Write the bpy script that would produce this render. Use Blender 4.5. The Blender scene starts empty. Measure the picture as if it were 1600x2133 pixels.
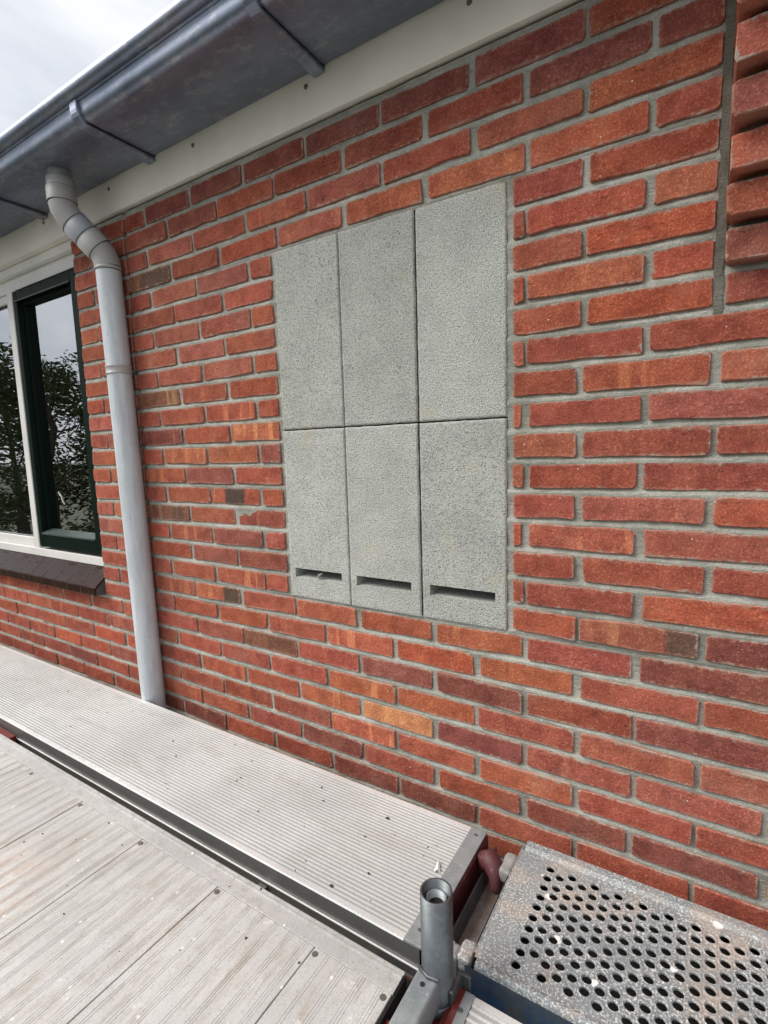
import bpy, bmesh, math, random
from mathutils import Vector, Matrix, noise

# ------------------------------------------------------------------ camera, sky, sun, exposure
scene = bpy.context.scene
COL = scene.collection
random.seed(7)
rnd = random.random
def uni(a, b): return a + (b - a) * rnd()

cam_d = bpy.data.cameras.new('camera')
cam = bpy.data.objects.new('camera', cam_d)
COL.objects.link(cam)
cam_d.sensor_fit = 'HORIZONTAL'; cam_d.sensor_width = 36.0
cam_d.lens = 36.0 * 1072.1 / 1600.0
cam_d.clip_start = 0.02; cam_d.clip_end = 2000
CAM = Vector((0.9835, -1.0718, -0.561))
RIGHT = Vector((0.84776717, 0.5295284, -0.02984128))
UP = Vector((-0.03911267, 0.11853254, 0.99217954))
FWD = Vector((-0.52892441, 0.83997006, -0.12119927))
mw = Matrix.Identity(4)
for i in range(3):
    mw[i][0], mw[i][1], mw[i][2], mw[i][3] = RIGHT[i], UP[i], -FWD[i], CAM[i]
cam.matrix_world = mw
scene.camera = cam
def pix(p):
    d = Vector(p) - CAM
    w = d.dot(FWD)
    return (800 + 1072.1 * d.dot(RIGHT) / w, 1066.5 - 1072.1 * d.dot(UP) / w) if w > 0.05 else None

SUN_EL, SUN_AZ = math.radians(46), math.radians(234)      # azimuth from +Y, clockwise
world = bpy.data.worlds.new('World'); scene.world = world; world.use_nodes = True
wt = world.node_tree; wt.nodes.clear()
def wn(t): return wt.nodes.new(t)
w_out = wn('ShaderNodeOutputWorld'); w_bg = wn('ShaderNodeBackground')
w_sky = wn('ShaderNodeTexSky'); w_sky.sky_type = 'NISHITA'; w_sky.sun_disc = False
w_sky.sun_elevation = SUN_EL; w_sky.sun_rotation = SUN_AZ; w_sky.air_density = 1.0; w_sky.dust_density = 2.0
w_tc = wn('ShaderNodeTexCoord'); w_map = wn('ShaderNodeMapping'); w_map.inputs['Scale'].default_value = (1, 1, 2.2); w_map.inputs['Location'].default_value = (3.7, 1.3, 0.4)
w_n = wn('ShaderNodeTexNoise'); w_n.inputs['Scale'].default_value = 2.6; w_n.inputs['Detail'].default_value = 7; w_n.inputs['Roughness'].default_value = 0.55; w_n.inputs['Distortion'].default_value = 0.5
w_r = wn('ShaderNodeValToRGB')
w_r.color_ramp.elements[0].position = 0.32; w_r.color_ramp.elements[0].color = (6.9, 7.3, 8.0, 1)
w_r.color_ramp.elements[1].position = 0.66; w_r.color_ramp.elements[1].color = (10.6, 10.8, 11.1, 1)
w_m = wn('ShaderNodeMix'); w_m.data_type = 'RGBA'; w_m.inputs[0].default_value = 0.88
wt.links.new(w_tc.outputs['Generated'], w_map.inputs['Vector'])
wt.links.new(w_map.outputs[0], w_n.inputs['Vector'])
wt.links.new(w_n.outputs[0], w_r.inputs[0])
wt.links.new(w_sky.outputs[0], w_m.inputs[6]); wt.links.new(w_r.outputs[0], w_m.inputs[7])
wt.links.new(w_m.outputs[2], w_bg.inputs[0]); w_bg.inputs[1].default_value = 0.098
wt.links.new(w_bg.outputs[0], w_out.inputs[0])

sun_d = bpy.data.lights.new('sun', 'SUN'); sun_d.energy = 3.7; sun_d.angle = math.radians(35); sun_d.color = (1.0, 0.96, 0.9)
sun = bpy.data.objects.new('sun', sun_d); COL.objects.link(sun)
sdir = Vector((math.sin(SUN_AZ) * math.cos(SUN_EL), math.cos(SUN_AZ) * math.cos(SUN_EL), math.sin(SUN_EL)))
sun.rotation_euler = sdir.to_track_quat('Z', 'Y').to_euler()

vs = scene.view_settings
vs.view_transform = 'Standard'; vs.look = 'None'; vs.gamma = 1.0; vs.exposure = 0.12; vs.use_curve_mapping = False
scene.cycles.use_denoising = True
scene.cycles.max_bounces = 8; scene.cycles.transparent_max_bounces = 12

# ------------------------------------------------------------------ materials
class NT:
    def __init__(s, name):
        s.m = bpy.data.materials.new(name); s.m.use_nodes = True
        s.t = s.m.node_tree; s.b = s.t.nodes['Principled BSDF']
    def n(s, t, **k):
        nd = s.t.nodes.new(t)
        for a, v in k.items(): setattr(nd, a, v)
        return nd
    def l(s, a, b): s.t.links.new(a, b)
    def val(s, inp, v):
        if hasattr(v, 'is_output') or hasattr(v, 'links'): s.l(v, inp)
        else: inp.default_value = v
    def pos(s, scale=(1, 1, 1), src=None):
        if src is None:
            src = s.n('ShaderNodeTexCoord').outputs['Object']
        mp = s.n('ShaderNodeMapping'); mp.inputs['Scale'].default_value = scale
        s.l(src, mp.inputs['Vector']); return mp.outputs[0]
    def noise(s, vec, scale, detail=3, rough=0.5, dist=0.0):
        nd = s.n('ShaderNodeTexNoise'); s.l(vec, nd.inputs['Vector'])
        nd.inputs['Scale'].default_value = scale; nd.inputs['Detail'].default_value = detail
        nd.inputs['Roughness'].default_value = rough; nd.inputs['Distortion'].default_value = dist
        return nd.outputs[0]
    def voro(s, vec, scale, feature='F1', rand=1.0):
        nd = s.n('ShaderNodeTexVoronoi', feature=feature); s.l(vec, nd.inputs['Vector'])
        nd.inputs['Scale'].default_value = scale; nd.inputs['Randomness'].default_value = rand
        return nd
    def ramp(s, fac, a, b, va=0.0, vb=1.0):
        nd = s.n('ShaderNodeMapRange'); nd.interpolation_type = 'SMOOTHSTEP'
        s.l(fac, nd.inputs[0])
        for i, v in enumerate((a, b, va, vb)): s.val(nd.inputs[i + 1], v)
        return nd.outputs[0]
    def math(s, op, a, b=0.0, c=0.0):
        nd = s.n('ShaderNodeMath', operation=op)
        s.val(nd.inputs[0], a); s.val(nd.inputs[1], b)
        if op == 'MULTIPLY_ADD': s.val(nd.inputs[2], c)
        return nd.outputs[0]
    def mix(s, fac, a, b, mode='MIX'):
        nd = s.n('ShaderNodeMix', data_type='RGBA', blend_type=mode)
        s.val(nd.inputs[0], fac)
        for i, v in ((6, a), (7, b)):
            if isinstance(v, (tuple, list)): nd.inputs[i].default_value = (*v[:3], 1)
            else: s.l(v, nd.inputs[i])
        return nd.outputs[2]
    def attr(s, name):
        return s.n('ShaderNodeAttribute', attribute_name=name)
    def bump(s, h, dist=0.002, strength=1.0, prev=None):
        nd = s.n('ShaderNodeBump'); nd.inputs['Distance'].default_value = dist; nd.inputs['Strength'].default_value = strength
        s.l(h, nd.inputs['Height'])
        if prev is not None: s.l(prev, nd.inputs['Normal'])
        return nd.outputs[0]
    def fin(s, col=None, rough=None, metal=None, nrm=None, spec=None):
        for key, v in (('Base Color', col), ('Roughness', rough), ('Metallic', metal), ('Normal', nrm), ('Specular IOR Level', spec)):
            if v is None: continue
            if isinstance(v, tuple): s.b.inputs[key].default_value = (*v[:3], 1)
            else: s.val(s.b.inputs[key], v)
        return s.m

def mat_brick():
    t = NT('fired_brick')
    seed = t.attr('bseed').outputs['Fac']; loc = t.attr('blocal').outputs['Vector']; band = t.attr('bband').outputs['Vector']
    sp = t.n('ShaderNodeSeparateXYZ'); t.l(loc, sp.inputs[0])
    sb = t.n('ShaderNodeSeparateXYZ'); t.l(band, sb.inputs[0])
    geo = t.n('ShaderNodeNewGeometry').outputs['Position']
    off = t.n('ShaderNodeVectorMath', operation='MULTIPLY_ADD')
    cmb = t.n('ShaderNodeCombineXYZ')
    for i in range(3): t.l(seed, cmb.inputs[i])
    t.l(cmb.outputs[0], off.inputs[0]); off.inputs[1].default_value = (17.3, 9.1, 5.7); t.l(geo, off.inputs[2])
    P = off.outputs[0]
    base = t.attr('bcol').outputs['Color']
    # broad mottling, kiln bands, fine grain
    n1 = t.noise(P, 22, 4, 0.6)
    c = t.mix(t.ramp(n1, 0.30, 0.72, 0.0, 0.9), base, t.mix(1.0, base, (0.62, 0.55, 0.58), 'MULTIPLY'))
    n2 = t.noise(t.pos((1, 1, 0.12), P), 34, 2, 0.4)
    orange = t.mix(1.0, base, (1.35, 1.75, 1.5), 'MULTIPLY')
    c = t.mix(t.math('MULTIPLY', t.ramp(n2, 0.56, 0.66), t.attr('bkiln').outputs['Fac']), c, orange)
    n2b = t.noise(t.pos((1, 1, 0.5), P), 11, 2, 0.5)
    c = t.mix(t.ramp(n2b, 0.5, 0.75, 0, 0.5), c, t.mix(1.0, base, (1.15, 1.3, 1.25), 'MULTIPLY'))
    # burnt band: centre, half width, strength
    du = t.math('ABSOLUTE', t.math('SUBTRACT', sp.outputs[0], sb.outputs[0]))
    jag = t.math('MULTIPLY_ADD', t.noise(P, 120, 3, 0.6), 0.016, -0.008)
    burnt = t.math('MULTIPLY', t.ramp(t.math('SUBTRACT', t.math('ADD', du, jag), sb.outputs[1]), -0.006, 0.006, 1, 0), sb.outputs[2])
    c = t.mix(burnt, c, (0.055, 0.044, 0.035))
    # grain, pores
    g = t.noise(P, 270, 4, 0.75)
    c = t.mix(t.ramp(g, 0.50, 0.66, 0.0, 0.85), c, t.mix(1.0, c, (1.85, 2.3, 2.4), 'MULTIPLY'))
    g2 = t.noise(P, 190, 5, 0.75)
    c = t.mix(t.ramp(g2, 0.54, 0.70, 0, 0.75), c, t.mix(1.0, c, (0.48, 0.42, 0.45), 'MULTIPLY'))
    film = t.ramp(t.noise(t.pos((0.6, 1, 1), P), 9, 5, 0.7), 0.52, 0.80, 0, 0.30)
    c = t.mix(film, c, (0.36, 0.23, 0.18))
    g3 = t.noise(t.pos((0.6, 1, 1.0), P), 75, 5, 0.7)
    c = t.mix(t.ramp(g3, 0.55, 0.72, 0, 0.6), c, t.mix(1.0, c, (1.35, 1.75, 1.75), 'MULTIPLY'))
    # mortar haze and chipped pale edges
    du2 = t.math('SUBTRACT', sp.outputs[2], t.math('ABSOLUTE', sp.outputs[0]))
    dv2 = t.math('SUBTRACT', 0.0248, t.math('ABSOLUTE', sp.outputs[1]))
    ed = t.math('MINIMUM', du2, dv2)
    en = t.math('MULTIPLY_ADD', t.noise(P, 90, 5, 0.75), 0.030, -0.0145)
    ns = t.n('ShaderNodeSeparateXYZ'); t.l(t.n('ShaderNodeNewGeometry').outputs['True Normal'], ns.inputs[0])
    front = t.ramp(t.math('MULTIPLY', ns.outputs[1], -1.0), 0.25, 0.6)
    haze = t.math('MULTIPLY', t.ramp(t.math('SUBTRACT', ed, en), -0.0004, 0.0014, 0.8, 0.0), t.math('MULTIPLY', front, t.ramp(t.noise(P, 19, 3, 0.6), 0.40, 0.62, 0.12, 1.0)))
    pale = t.ramp(t.math('SUBTRACT', ed, en), 0.0, 0.006, 0.38, 0.0)
    c = t.mix(pale, c, (0.42, 0.21, 0.15))
    c = t.mix(haze, c, (0.33, 0.30, 0.25))
    n5 = t.noise(P, 42, 4, 0.7)
    chip = t.math('MULTIPLY', t.ramp(n5, 0.70, 0.73, 0, 0.55), t.ramp(ed, 0.004, 0.013, 1, 0.12))
    c = t.mix(chip, c, (0.55, 0.28, 0.20))
    # sparse white splashes
    v = t.voro(P, 34); sz = t.math('MULTIPLY', v.outputs['Distance'], 1.0)
    rsel = t.n('ShaderNodeSeparateColor'); t.l(v.outputs['Color'], rsel.inputs[0])
    dot = t.math('MULTIPLY', t.ramp(sz, 0.035, 0.06, 1, 0), t.ramp(rsel.outputs[0], 0.80, 0.83))
    c = t.mix(dot, c, (0.72, 0.64, 0.58))
    h = t.math('MULTIPLY_ADD', g, 0.35, t.math('MULTIPLY', g2, -0.45))
    h = t.math('ADD', h, t.math('MULTIPLY', n5, 1.3))
    h = t.math('ADD', h, t.math('MULTIPLY', chip, -0.8))
    cr = t.noise(t.pos((0.35, 1, 1.6), P), 150, 5, 0.75)
    h = t.math('ADD', h, t.math('MULTIPLY', t.ramp(cr, 0.62, 0.68), -0.6))
    return t.fin(c, 0.9, 0, t.bump(h, 0.0024, 1.0), 0.2)

def mat_mortar(name='grey_mortar', k=1.0):
    t = NT(name); P = t.n('ShaderNodeNewGeometry').outputs['Position']
    c = t.mix(t.ramp(t.noise(P, 7, 5, 0.7), 0.34, 0.66), (0.31, 0.305, 0.26), (0.55, 0.535, 0.475))
    c = t.mix(t.ramp(t.noise(P, 420, 4, 0.75), 0.42, 0.66, 0, 0.6), c, (0.24, 0.235, 0.20))
    c = t.mix(t.ramp(t.noise(P, 95, 4, 0.7), 0.58, 0.7, 0, 0.6), c, (0.62, 0.61, 0.56))
    c = t.mix(t.ramp(t.noise(t.pos((0.5, 1, 1.5), P), 34, 5, 0.75), 0.52, 0.70, 0, 0.6), c, (0.215, 0.21, 0.165))
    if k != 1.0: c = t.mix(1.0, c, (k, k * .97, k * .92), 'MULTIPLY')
    h = t.math('ADD', t.noise(P, 330, 5, 0.75), t.math('MULTIPLY', t.noise(t.pos((0.25, 1, 1.6), P), 170, 3, 0.6), 0.9))
    return t.fin(c, 0.95, 0, t.bump(h, 0.0035, 1.0), 0.2)

def mat_concrete():
    t = NT('coarse_concrete'); P = t.n('ShaderNodeNewGeometry').outputs['Position']
    info = t.n('ShaderNodeObjectInfo').outputs['Random']
    c = t.mix(t.ramp(t.noise(P, 7, 4, 0.6), 0.3, 0.7), (0.40, 0.41, 0.372), (0.49, 0.50, 0.458))
    g = t.noise(P, 320, 3, 0.6); v = t.voro(P, 320); dd = v.outputs['Distance']
    c = t.mix(t.ramp(g, 0.47, 0.64, 0, 0.85), c, (0.17, 0.172, 0.16))
    c = t.mix(t.ramp(dd, 0.18, 0.38, 0.55, 0), c, (0.76, 0.76, 0.72))
    pv_ = t.voro(P, 60); ps = t.n('ShaderNodeSeparateColor'); t.l(pv_.outputs['Color'], ps.inputs[0])
    pit = t.math('MULTIPLY', t.ramp(pv_.outputs['Distance'], 0.07, 0.13, 1, 0), t.ramp(ps.outputs[0], 0.80, 0.84))
    c = t.mix(t.math('MULTIPLY', pit, 0.75), c, (0.09, 0.09, 0.085))
    c = t.mix(1.0, c, t.mix(info, (0.90, 0.90, 0.90), (1.06, 1.06, 1.06)), 'MULTIPLY')
    c = t.mix(t.ramp(t.noise(P, 16, 5, 0.7), 0.5, 0.75, 0, 0.35), c, (0.27, 0.27, 0.255))
    st = t.math('MULTIPLY', t.ramp(t.noise(P, 9, 3, 0.6), 0.58, 0.75, 0, 0.4), 1.0)
    c = t.mix(st, c, (0.45, 0.40, 0.27))
    h = t.math('MULTIPLY_ADD', g, -1.0, t.math('MULTIPLY', dd, -0.7))
    return t.fin(c, 0.95, 0, t.bump(h, 0.0017, 1.0), 0.2)

def mat_alu(name, base, rough, metal, dirt, dscale=30, stretch=(1, 1, 1), speck=True, bumpd=0.0004, stain=False):
    t = NT(name); P = t.n('ShaderNodeNewGeometry').outputs['Position']
    Ps = t.pos(stretch, P)
    c = t.mix(t.ramp(t.noise(P, 3.3, 5, 0.65), 0.3, 0.72), base, tuple(0.80 * x for x in base))
    n = t.noise(Ps, dscale, 6, 0.7)
    c = t.mix(t.ramp(n, 0.45, 0.72, 0, 0.8), c, dirt)
    f = t.noise(P, 260, 4, 0.7)
    c = t.mix(t.ramp(f, 0.5, 0.72, 0, 0.5), c, tuple(0.6 * x for x in dirt))
    if stain:                                              # rusty drip marks and grey smears
        vd = t.n('ShaderNodeVectorMath', operation='DISTANCE'); t.l(t.pos((1, 0.6, 1), P), vd.inputs[0]); vd.inputs[1].default_value = (-0.22, -0.46, -1.42)
        rs = t.math('MULTIPLY', t.ramp(vd.outputs['Value'], 0.0, 0.16, 1, 0), t.ramp(t.noise(t.pos((3, 0.5, 1), P), 30, 4, 0.7), 0.42, 0.62, 0, 0.8))
        c = t.mix(rs, c, (0.48, 0.24, 0.13))
        c = t.mix(t.ramp(t.noise(t.pos((2.5, 0.35, 1), P), 24, 5, 0.75), 0.50, 0.70, 0, 0.7), c, (0.33, 0.285, 0.24))
        c = t.mix(t.ramp(t.noise(P, 13, 5, 0.75), 0.56, 0.72, 0, 0.55), c, (0.36, 0.355, 0.35))
        c = t.mix(t.ramp(t.noise(P, 27, 5, 0.8), 0.60, 0.70, 0, 0.6), c, (0.72, 0.70, 0.67))
    if speck:
        v = t.voro(P, 42); sc = t.n('ShaderNodeSeparateColor'); t.l(v.outputs['Color'], sc.inputs[0])
        rad = t.math('MULTIPLY_ADD', sc.outputs[1], 0.10, 0.03)
        d = t.math('MULTIPLY', t.ramp(t.math('SUBTRACT', v.outputs['Distance'], rad), -0.02, 0.0, 1, 0), t.ramp(sc.outputs[0], 0.90, 0.92))
        c = t.mix(d, c, (0.05, 0.045, 0.04))
        v2 = t.voro(P, 26); s2 = t.n('ShaderNodeSeparateColor'); t.l(v2.outputs['Color'], s2.inputs[0])
        d2 = t.math('MULTIPLY', t.ramp(v2.outputs['Distance'], 0.05, 0.09, 1, 0), t.ramp(s2.outputs[2], 0.90, 0.92))
        c = t.mix(d2, c, (0.75, 0.73, 0.70))
    h = t.math('ADD', f, n)
    r = t.math('MULTIPLY_ADD', n, 0.3, rough - 0.12)
    return t.fin(c, r, metal, t.bump(h, bumpd, 0.6))

def mat_galv(name, base=(0.16, 0.175, 0.185), dark=(0.075, 0.083, 0.09), rough=0.42, metal=0.75, splash=0.0, tint=None):
    t = NT(name); P = t.n('ShaderNodeNewGeometry').outputs['Position']
    v = t.voro(P, 75); sc = t.n('ShaderNodeSeparateColor'); t.l(v.outputs['Color'], sc.inputs[0])
    c = t.mix(sc.outputs[0], base, tuple(0.86 * x for x in base))
    n = t.noise(P, 18, 6, 0.7)
    c = t.mix(t.ramp(n, 0.4, 0.75, 0, 0.85), c, dark)
    c = t.mix(t.ramp(t.noise(P, 55, 5, 0.75), 0.6, 0.72, 0, 0.5), c, tuple(min(1, 1.7 * x) for x in base))
    if tint: c = t.mix(t.ramp(t.noise(P, 14, 4, 0.7), 0.42, 0.62, 0, 0.8), c, tint)
    metalv = metal
    if splash:
        g = t.noise(P, 260, 4, 0.75)
        big = t.noise(P, 12, 4, 0.6)
        s1 = t.math('MULTIPLY', t.ramp(g, 0.50, 0.60), t.ramp(big, 0.25, 0.6, 0.35, 1.0))
        c = t.mix(t.math('MULTIPLY', s1, 0.8), c, (0.66, 0.64, 0.61))
        v2 = t.voro(P, 24); s2 = t.n('ShaderNodeSeparateColor'); t.l(v2.outputs['Color'], s2.inputs[0])
        wob = t.math('MULTIPLY_ADD', t.noise(P, 130, 3, 0.6), 0.22, -0.11)
        d2 = t.math('MULTIPLY', t.ramp(t.math('ADD', v2.outputs['Distance'], wob), 0.16, 0.20, 1, 0), t.ramp(s2.outputs[1], 0.66, 0.67))
        c = t.mix(d2, c, (0.80, 0.79, 0.76))
        rust = t.ramp(t.noise(P, 9, 5, 0.7), 0.47, 0.72, 0, 0.6)
        c = t.mix(rust, c, (0.50, 0.41, 0.345))
        metalv = t.math('SUBTRACT', metal, t.math('MULTIPLY', t.math('MAXIMUM', s1, d2), metal * 0.9))
    return t.fin(c, t.math('MULTIPLY_ADD', n, 0.3, rough - 0.12), metalv, t.bump(t.math('ADD', n, t.noise(P, 300, 4, 0.7)), 0.0004, 0.6))

def mat_paint(name, base, rough=0.45, wear=(0.5, 0.5, 0.5), amt=0.4, scale=25, bumpd=0.0004, spec=0.5):
    t = NT(name); P = t.n('ShaderNodeNewGeometry').outputs['Position']
    n = t.noise(P, scale, 6, 0.7)
    c = t.mix(t.ramp(t.noise(P, 4, 4, 0.6), 0.3, 0.7), base, tuple(0.87 * x for x in base))
    c = t.mix(t.ramp(n, 0.55, 0.75, 0, amt), c, wear)
    return t.fin(c, t.math('MULTIPLY_ADD', n, 0.2, rough - 0.1), 0, t.bump(t.math('ADD', n, t.noise(P, 210, 3, 0.6)), bumpd, 0.6), spec)

def mat_tile():
    t = NT('glazed_brown_tile'); P = t.n('ShaderNodeNewGeometry').outputs['Position']
    c = t.mix(t.noise(P, 14, 4, 0.7), (0.012, 0.005, 0.004), (0.040, 0.018, 0.013))
    h = t.math('ADD', t.noise(t.pos((0.45, 1, 1), P), 26, 2, 0.5), t.math('MULTIPLY', t.noise(P, 90, 3, 0.6), 0.08))
    return t.fin(c, 0.16, 0, t.bump(h, 0.0045, 0.9), 0.14)

def mat_pipe():
    t = NT('weathered_grey_pipe'); P = t.n('ShaderNodeNewGeometry').outputs['Position']
    n = t.noise(t.pos((1, 1, 0.12), P), 46, 5, 0.65)
    c = t.mix(t.ramp(n, 0.35, 0.7), (0.60, 0.64, 0.67), (0.47, 0.50, 0.53))
    c = t.mix(t.ramp(t.noise(P, 9, 5, 0.7), 0.5, 0.75, 0, 0.5), c, (0.47, 0.51, 0.50))
    c = t.mix(t.ramp(t.noise(t.pos((1, 1, 0.3), P), 60, 4, 0.7), 0.60, 0.70, 0, 0.55), c, (0.36, 0.38, 0.385))
    return t.fin(c, t.math('MULTIPLY_ADD', n, 0.25, 0.30), 0.1, t.bump(n, 0.0005, 0.5))

def mat_zinc():
    t = NT('weathered_zinc'); P = t.n('ShaderNodeNewGeometry').outputs['Position']
    n = t.noise(t.pos((0.35, 1, 1), P), 9, 6, 0.7)
    c = t.mix(t.ramp(n, 0.3, 0.7), (0.17, 0.205, 0.275), (0.29, 0.33, 0.41))
    c = t.mix(t.ramp(t.noise(P, 5, 4, 0.6), 0.55, 0.8, 0, 0.5), c, (0.27, 0.225, 0.22))
    c = t.mix(t.ramp(t.noise(t.pos((0.5, 1, 1), P), 38, 6, 0.8), 0.50, 0.72, 0, 0.7), c, (0.50, 0.52, 0.55))
    return t.fin(c, t.math('MULTIPLY_ADD', n, 0.3, 0.27), 0.7, t.bump(n, 0.0015, 0.5))

def mat_glass():
    t = NT('window_glass')
    t.t.nodes.remove(t.b)
    out = t.t.nodes['Material Output']
    tr = t.n('ShaderNodeBsdfTransparent'); tr.inputs[0].default_value = (0.86, 0.9, 0.88, 1)
    gl = t.n('ShaderNodeBsdfGlossy'); gl.inputs['Roughness'].default_value = 0.004; gl.inputs[0].default_value = (0.95, 0.97, 1, 1)
    fr = t.n('ShaderNodeFresnel'); fr.inputs[0].default_value = 8.0
    P = t.n('ShaderNodeNewGeometry').outputs['Position']
    b = t.bump(t.noise(P, 4, 1, 0.4), 0.0010, 1.0)
    t.l(b, gl.inputs['Normal'])
    mx = t.n('ShaderNodeMixShader'); t.l(fr.outputs[0], mx.inputs[0]); t.l(tr.outputs[0], mx.inputs[1]); t.l(gl.outputs[0], mx.inputs[2])
    t.l(mx.outputs[0], out.inputs[0]); return t.m

def mat_leaf(name, a, b):
    t = NT(name); P = t.n('ShaderNodeNewGeometry').outputs['Position']
    c = t.mix(t.noise(P, 2.5, 3, 0.6), a, b)
    return t.fin(c, 0.6, 0)

def mat_plain(name, base, rough=0.7, metal=0.0, var=0.25, scale=20):
    t = NT(name); P = t.n('ShaderNodeNewGeometry').outputs['Position']
    n = t.noise(P, scale, 5, 0.65)
    c = t.mix(t.ramp(n, 0.3, 0.7), base, tuple(x * (1 - var) for x in base))
    return t.fin(c, rough, metal, t.bump(n, 0.001, 0.4))

def mat_brick_far():
    t = NT('far_brickwork'); P = t.n('ShaderNodeNewGeometry').outputs['Position']
    sw = t.n('ShaderNodeSeparateXYZ'); t.l(P, sw.inputs[0]); cb = t.n('ShaderNodeCombineXYZ')
    t.l(sw.outputs[0], cb.inputs[0]); t.l(sw.outputs[2], cb.inputs[1])
    br = t.n('ShaderNodeTexBrick'); t.l(cb.outputs[0], br.inputs['Vector'])
    br.inputs['Scale'].default_value = 1; br.inputs['Brick Width'].default_value = 0.22; br.inputs['Row Height'].default_value = 0.0626
    br.inputs['Mortar Size'].default_value = 0.006
    br.inputs['Color1'].default_value = (0.33, 0.09, 0.05, 1); br.inputs['Color2'].default_value = (0.24, 0.065, 0.04, 1); br.inputs['Mortar'].default_value = (0.3, 0.29, 0.26, 1)
    return t.fin(br.outputs[0], 0.9, 0)

M = dict(
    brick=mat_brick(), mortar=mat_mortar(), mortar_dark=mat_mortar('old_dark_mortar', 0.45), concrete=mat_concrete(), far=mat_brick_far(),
    rib=mat_alu('ribbed_aluminium', (0.76, 0.76, 0.75), 0.45, 0.35, (0.58, 0.57, 0.55), 16, (0.4, 1.6, 1)),
    valley=mat_alu('darker_rib_valley', (0.40, 0.395, 0.385), 0.65, 0.15, (0.30, 0.28, 0.26), 16, (0.4, 1.6, 1)),  # valley faces coloured darker than the crests
    deck=mat_alu('dusty_aluminium_board', (0.58, 0.57, 0.555), 0.6, 0.2, (0.41, 0.38, 0.34), 17, (1.5, 0.5, 1), bumpd=0.0006, stain=True),
    deckedge=mat_alu('dusty_aluminium_edge', (0.58, 0.57, 0.56), 0.5, 0.35, (0.38, 0.36, 0.33), 45),
    alu_side=mat_alu('aluminium_side', (0.26, 0.26, 0.255), 0.4, 0.7, (0.20, 0.20, 0.19), 20, (0.3, 1, 1), speck=False),
    galv=mat_galv('galvanised_steel'),
    galv_strip=mat_galv('galvanised_strip', (0.36, 0.385, 0.395), (0.20, 0.22, 0.23), 0.5, 0.5),
    galv_rust=mat_galv('dirty_channel_floor', (0.33, 0.31, 0.29), (0.20, 0.15, 0.12), 0.7, 0.2, tint=(0.27, 0.15, 0.11)),
    perf=mat_galv('splashed_galvanised_plate', (0.235, 0.26, 0.27), (0.125, 0.14, 0.147), 0.65, 0.25, splash=1.0),
    blue=mat_galv('blue_tinted_steel', (0.10, 0.13, 0.16), (0.05, 0.065, 0.08), 0.5, 0.5, tint=(0.006, 0.09, 0.24)),
    red=mat_paint('wine_red_paint', (0.065, 0.007, 0.010), 0.45, (0.13, 0.07, 0.07), 0.5),
    redbright=mat_paint('red_primer', (0.15, 0.016, 0.012), 0.55, (0.25, 0.15, 0.14), 0.5),
    knob=mat_paint('worn_red_casting', (0.085, 0.02, 0.022), 0.6, (0.26, 0.16, 0.15), 0.85, 60, 0.001),
    cast=mat_galv('cast_hook', (0.36, 0.35, 0.335), (0.12, 0.118, 0.11), 0.7, 0.25),
    zinc=mat_zinc(),
    pipe=mat_pipe(),
    elbow=mat_paint('grey_pvc_elbow', (0.40, 0.395, 0.375), 0.5, (0.29, 0.29, 0.28), 0.6, 12, 0.0003),
    elbow2=mat_paint('grey_blue_elbow', (0.33, 0.35, 0.375), 0.45, (0.26, 0.27, 0.28), 0.5, 12, 0.0003),
    clip=mat_paint('pipe_clip', (0.45, 0.44, 0.43), 0.4, (0.35, 0.34, 0.33), 0.4),
    fascia=mat_paint('cream_painted_board', (0.88, 0.84, 0.75), 0.5, (0.70, 0.675, 0.60), 0.5, 5, 0.0002),
    white=mat_paint('white_window_paint', (0.74, 0.73, 0.69), 0.4, (0.55, 0.54, 0.5), 0.4, 40, 0.0003),
    green=mat_paint('dark_green_gloss', (0.003, 0.010, 0.0065), 0.42, (0.010, 0.018, 0.015), 0.3, 50, 0.0002, 0.10),
    bead=mat_paint('worn_lit_green_bead', (0.055, 0.075, 0.068), 0.35, (0.22, 0.24, 0.23), 0.45, 60, 0.0006),  # paler than the casement: worn paint plus sky light put in the colour
    tile=mat_tile(),
    grout=mat_plain('sill_grout', (0.12, 0.10, 0.09), 0.9),
    seam=mat_plain('dark_seam', (0.10, 0.10, 0.105), 0.8),
    glass=mat_glass(),
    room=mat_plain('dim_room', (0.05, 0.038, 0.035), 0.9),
    curtain=mat_plain('curtain_cloth', (0.16, 0.14, 0.13), 0.9),
    screw=mat_plain('screw_head', (0.23, 0.21, 0.19), 0.45, 0.6),
    black=mat_plain('dark_recess', (0.012, 0.011, 0.010), 0.9),  # flat black that stands in for shade inside gaps and hollows
    crumb=mat_plain('dark_crumb', (0.045, 0.04, 0.035), 0.95, scale=200),
    flake=mat_plain('white_flake', (0.78, 0.77, 0.73), 0.7),
    roof=mat_plain('dark_roof_tile', (0.06, 0.055, 0.055), 0.7),
    ground=mat_plain('garden_ground', (0.075, 0.085, 0.045), 0.95, 0, 0.5, 1.2),
    paving=mat_plain('garden_paving', (0.13, 0.12, 0.11), 0.9, 0, 0.4, 5),
    bark=mat_plain('tree_bark', (0.07, 0.055, 0.045), 0.95),
    leaf1=mat_leaf('leaf_green', (0.055, 0.085, 0.032), (0.11, 0.145, 0.06)),
    leaf2=mat_leaf('leaf_olive', (0.045, 0.06, 0.03), (0.10, 0.115, 0.05)),
    rail=mat_paint('red_brown_rail', (0.16, 0.035, 0.025), 0.5, (0.2, 0.12, 0.1), 0.4),
)

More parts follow.
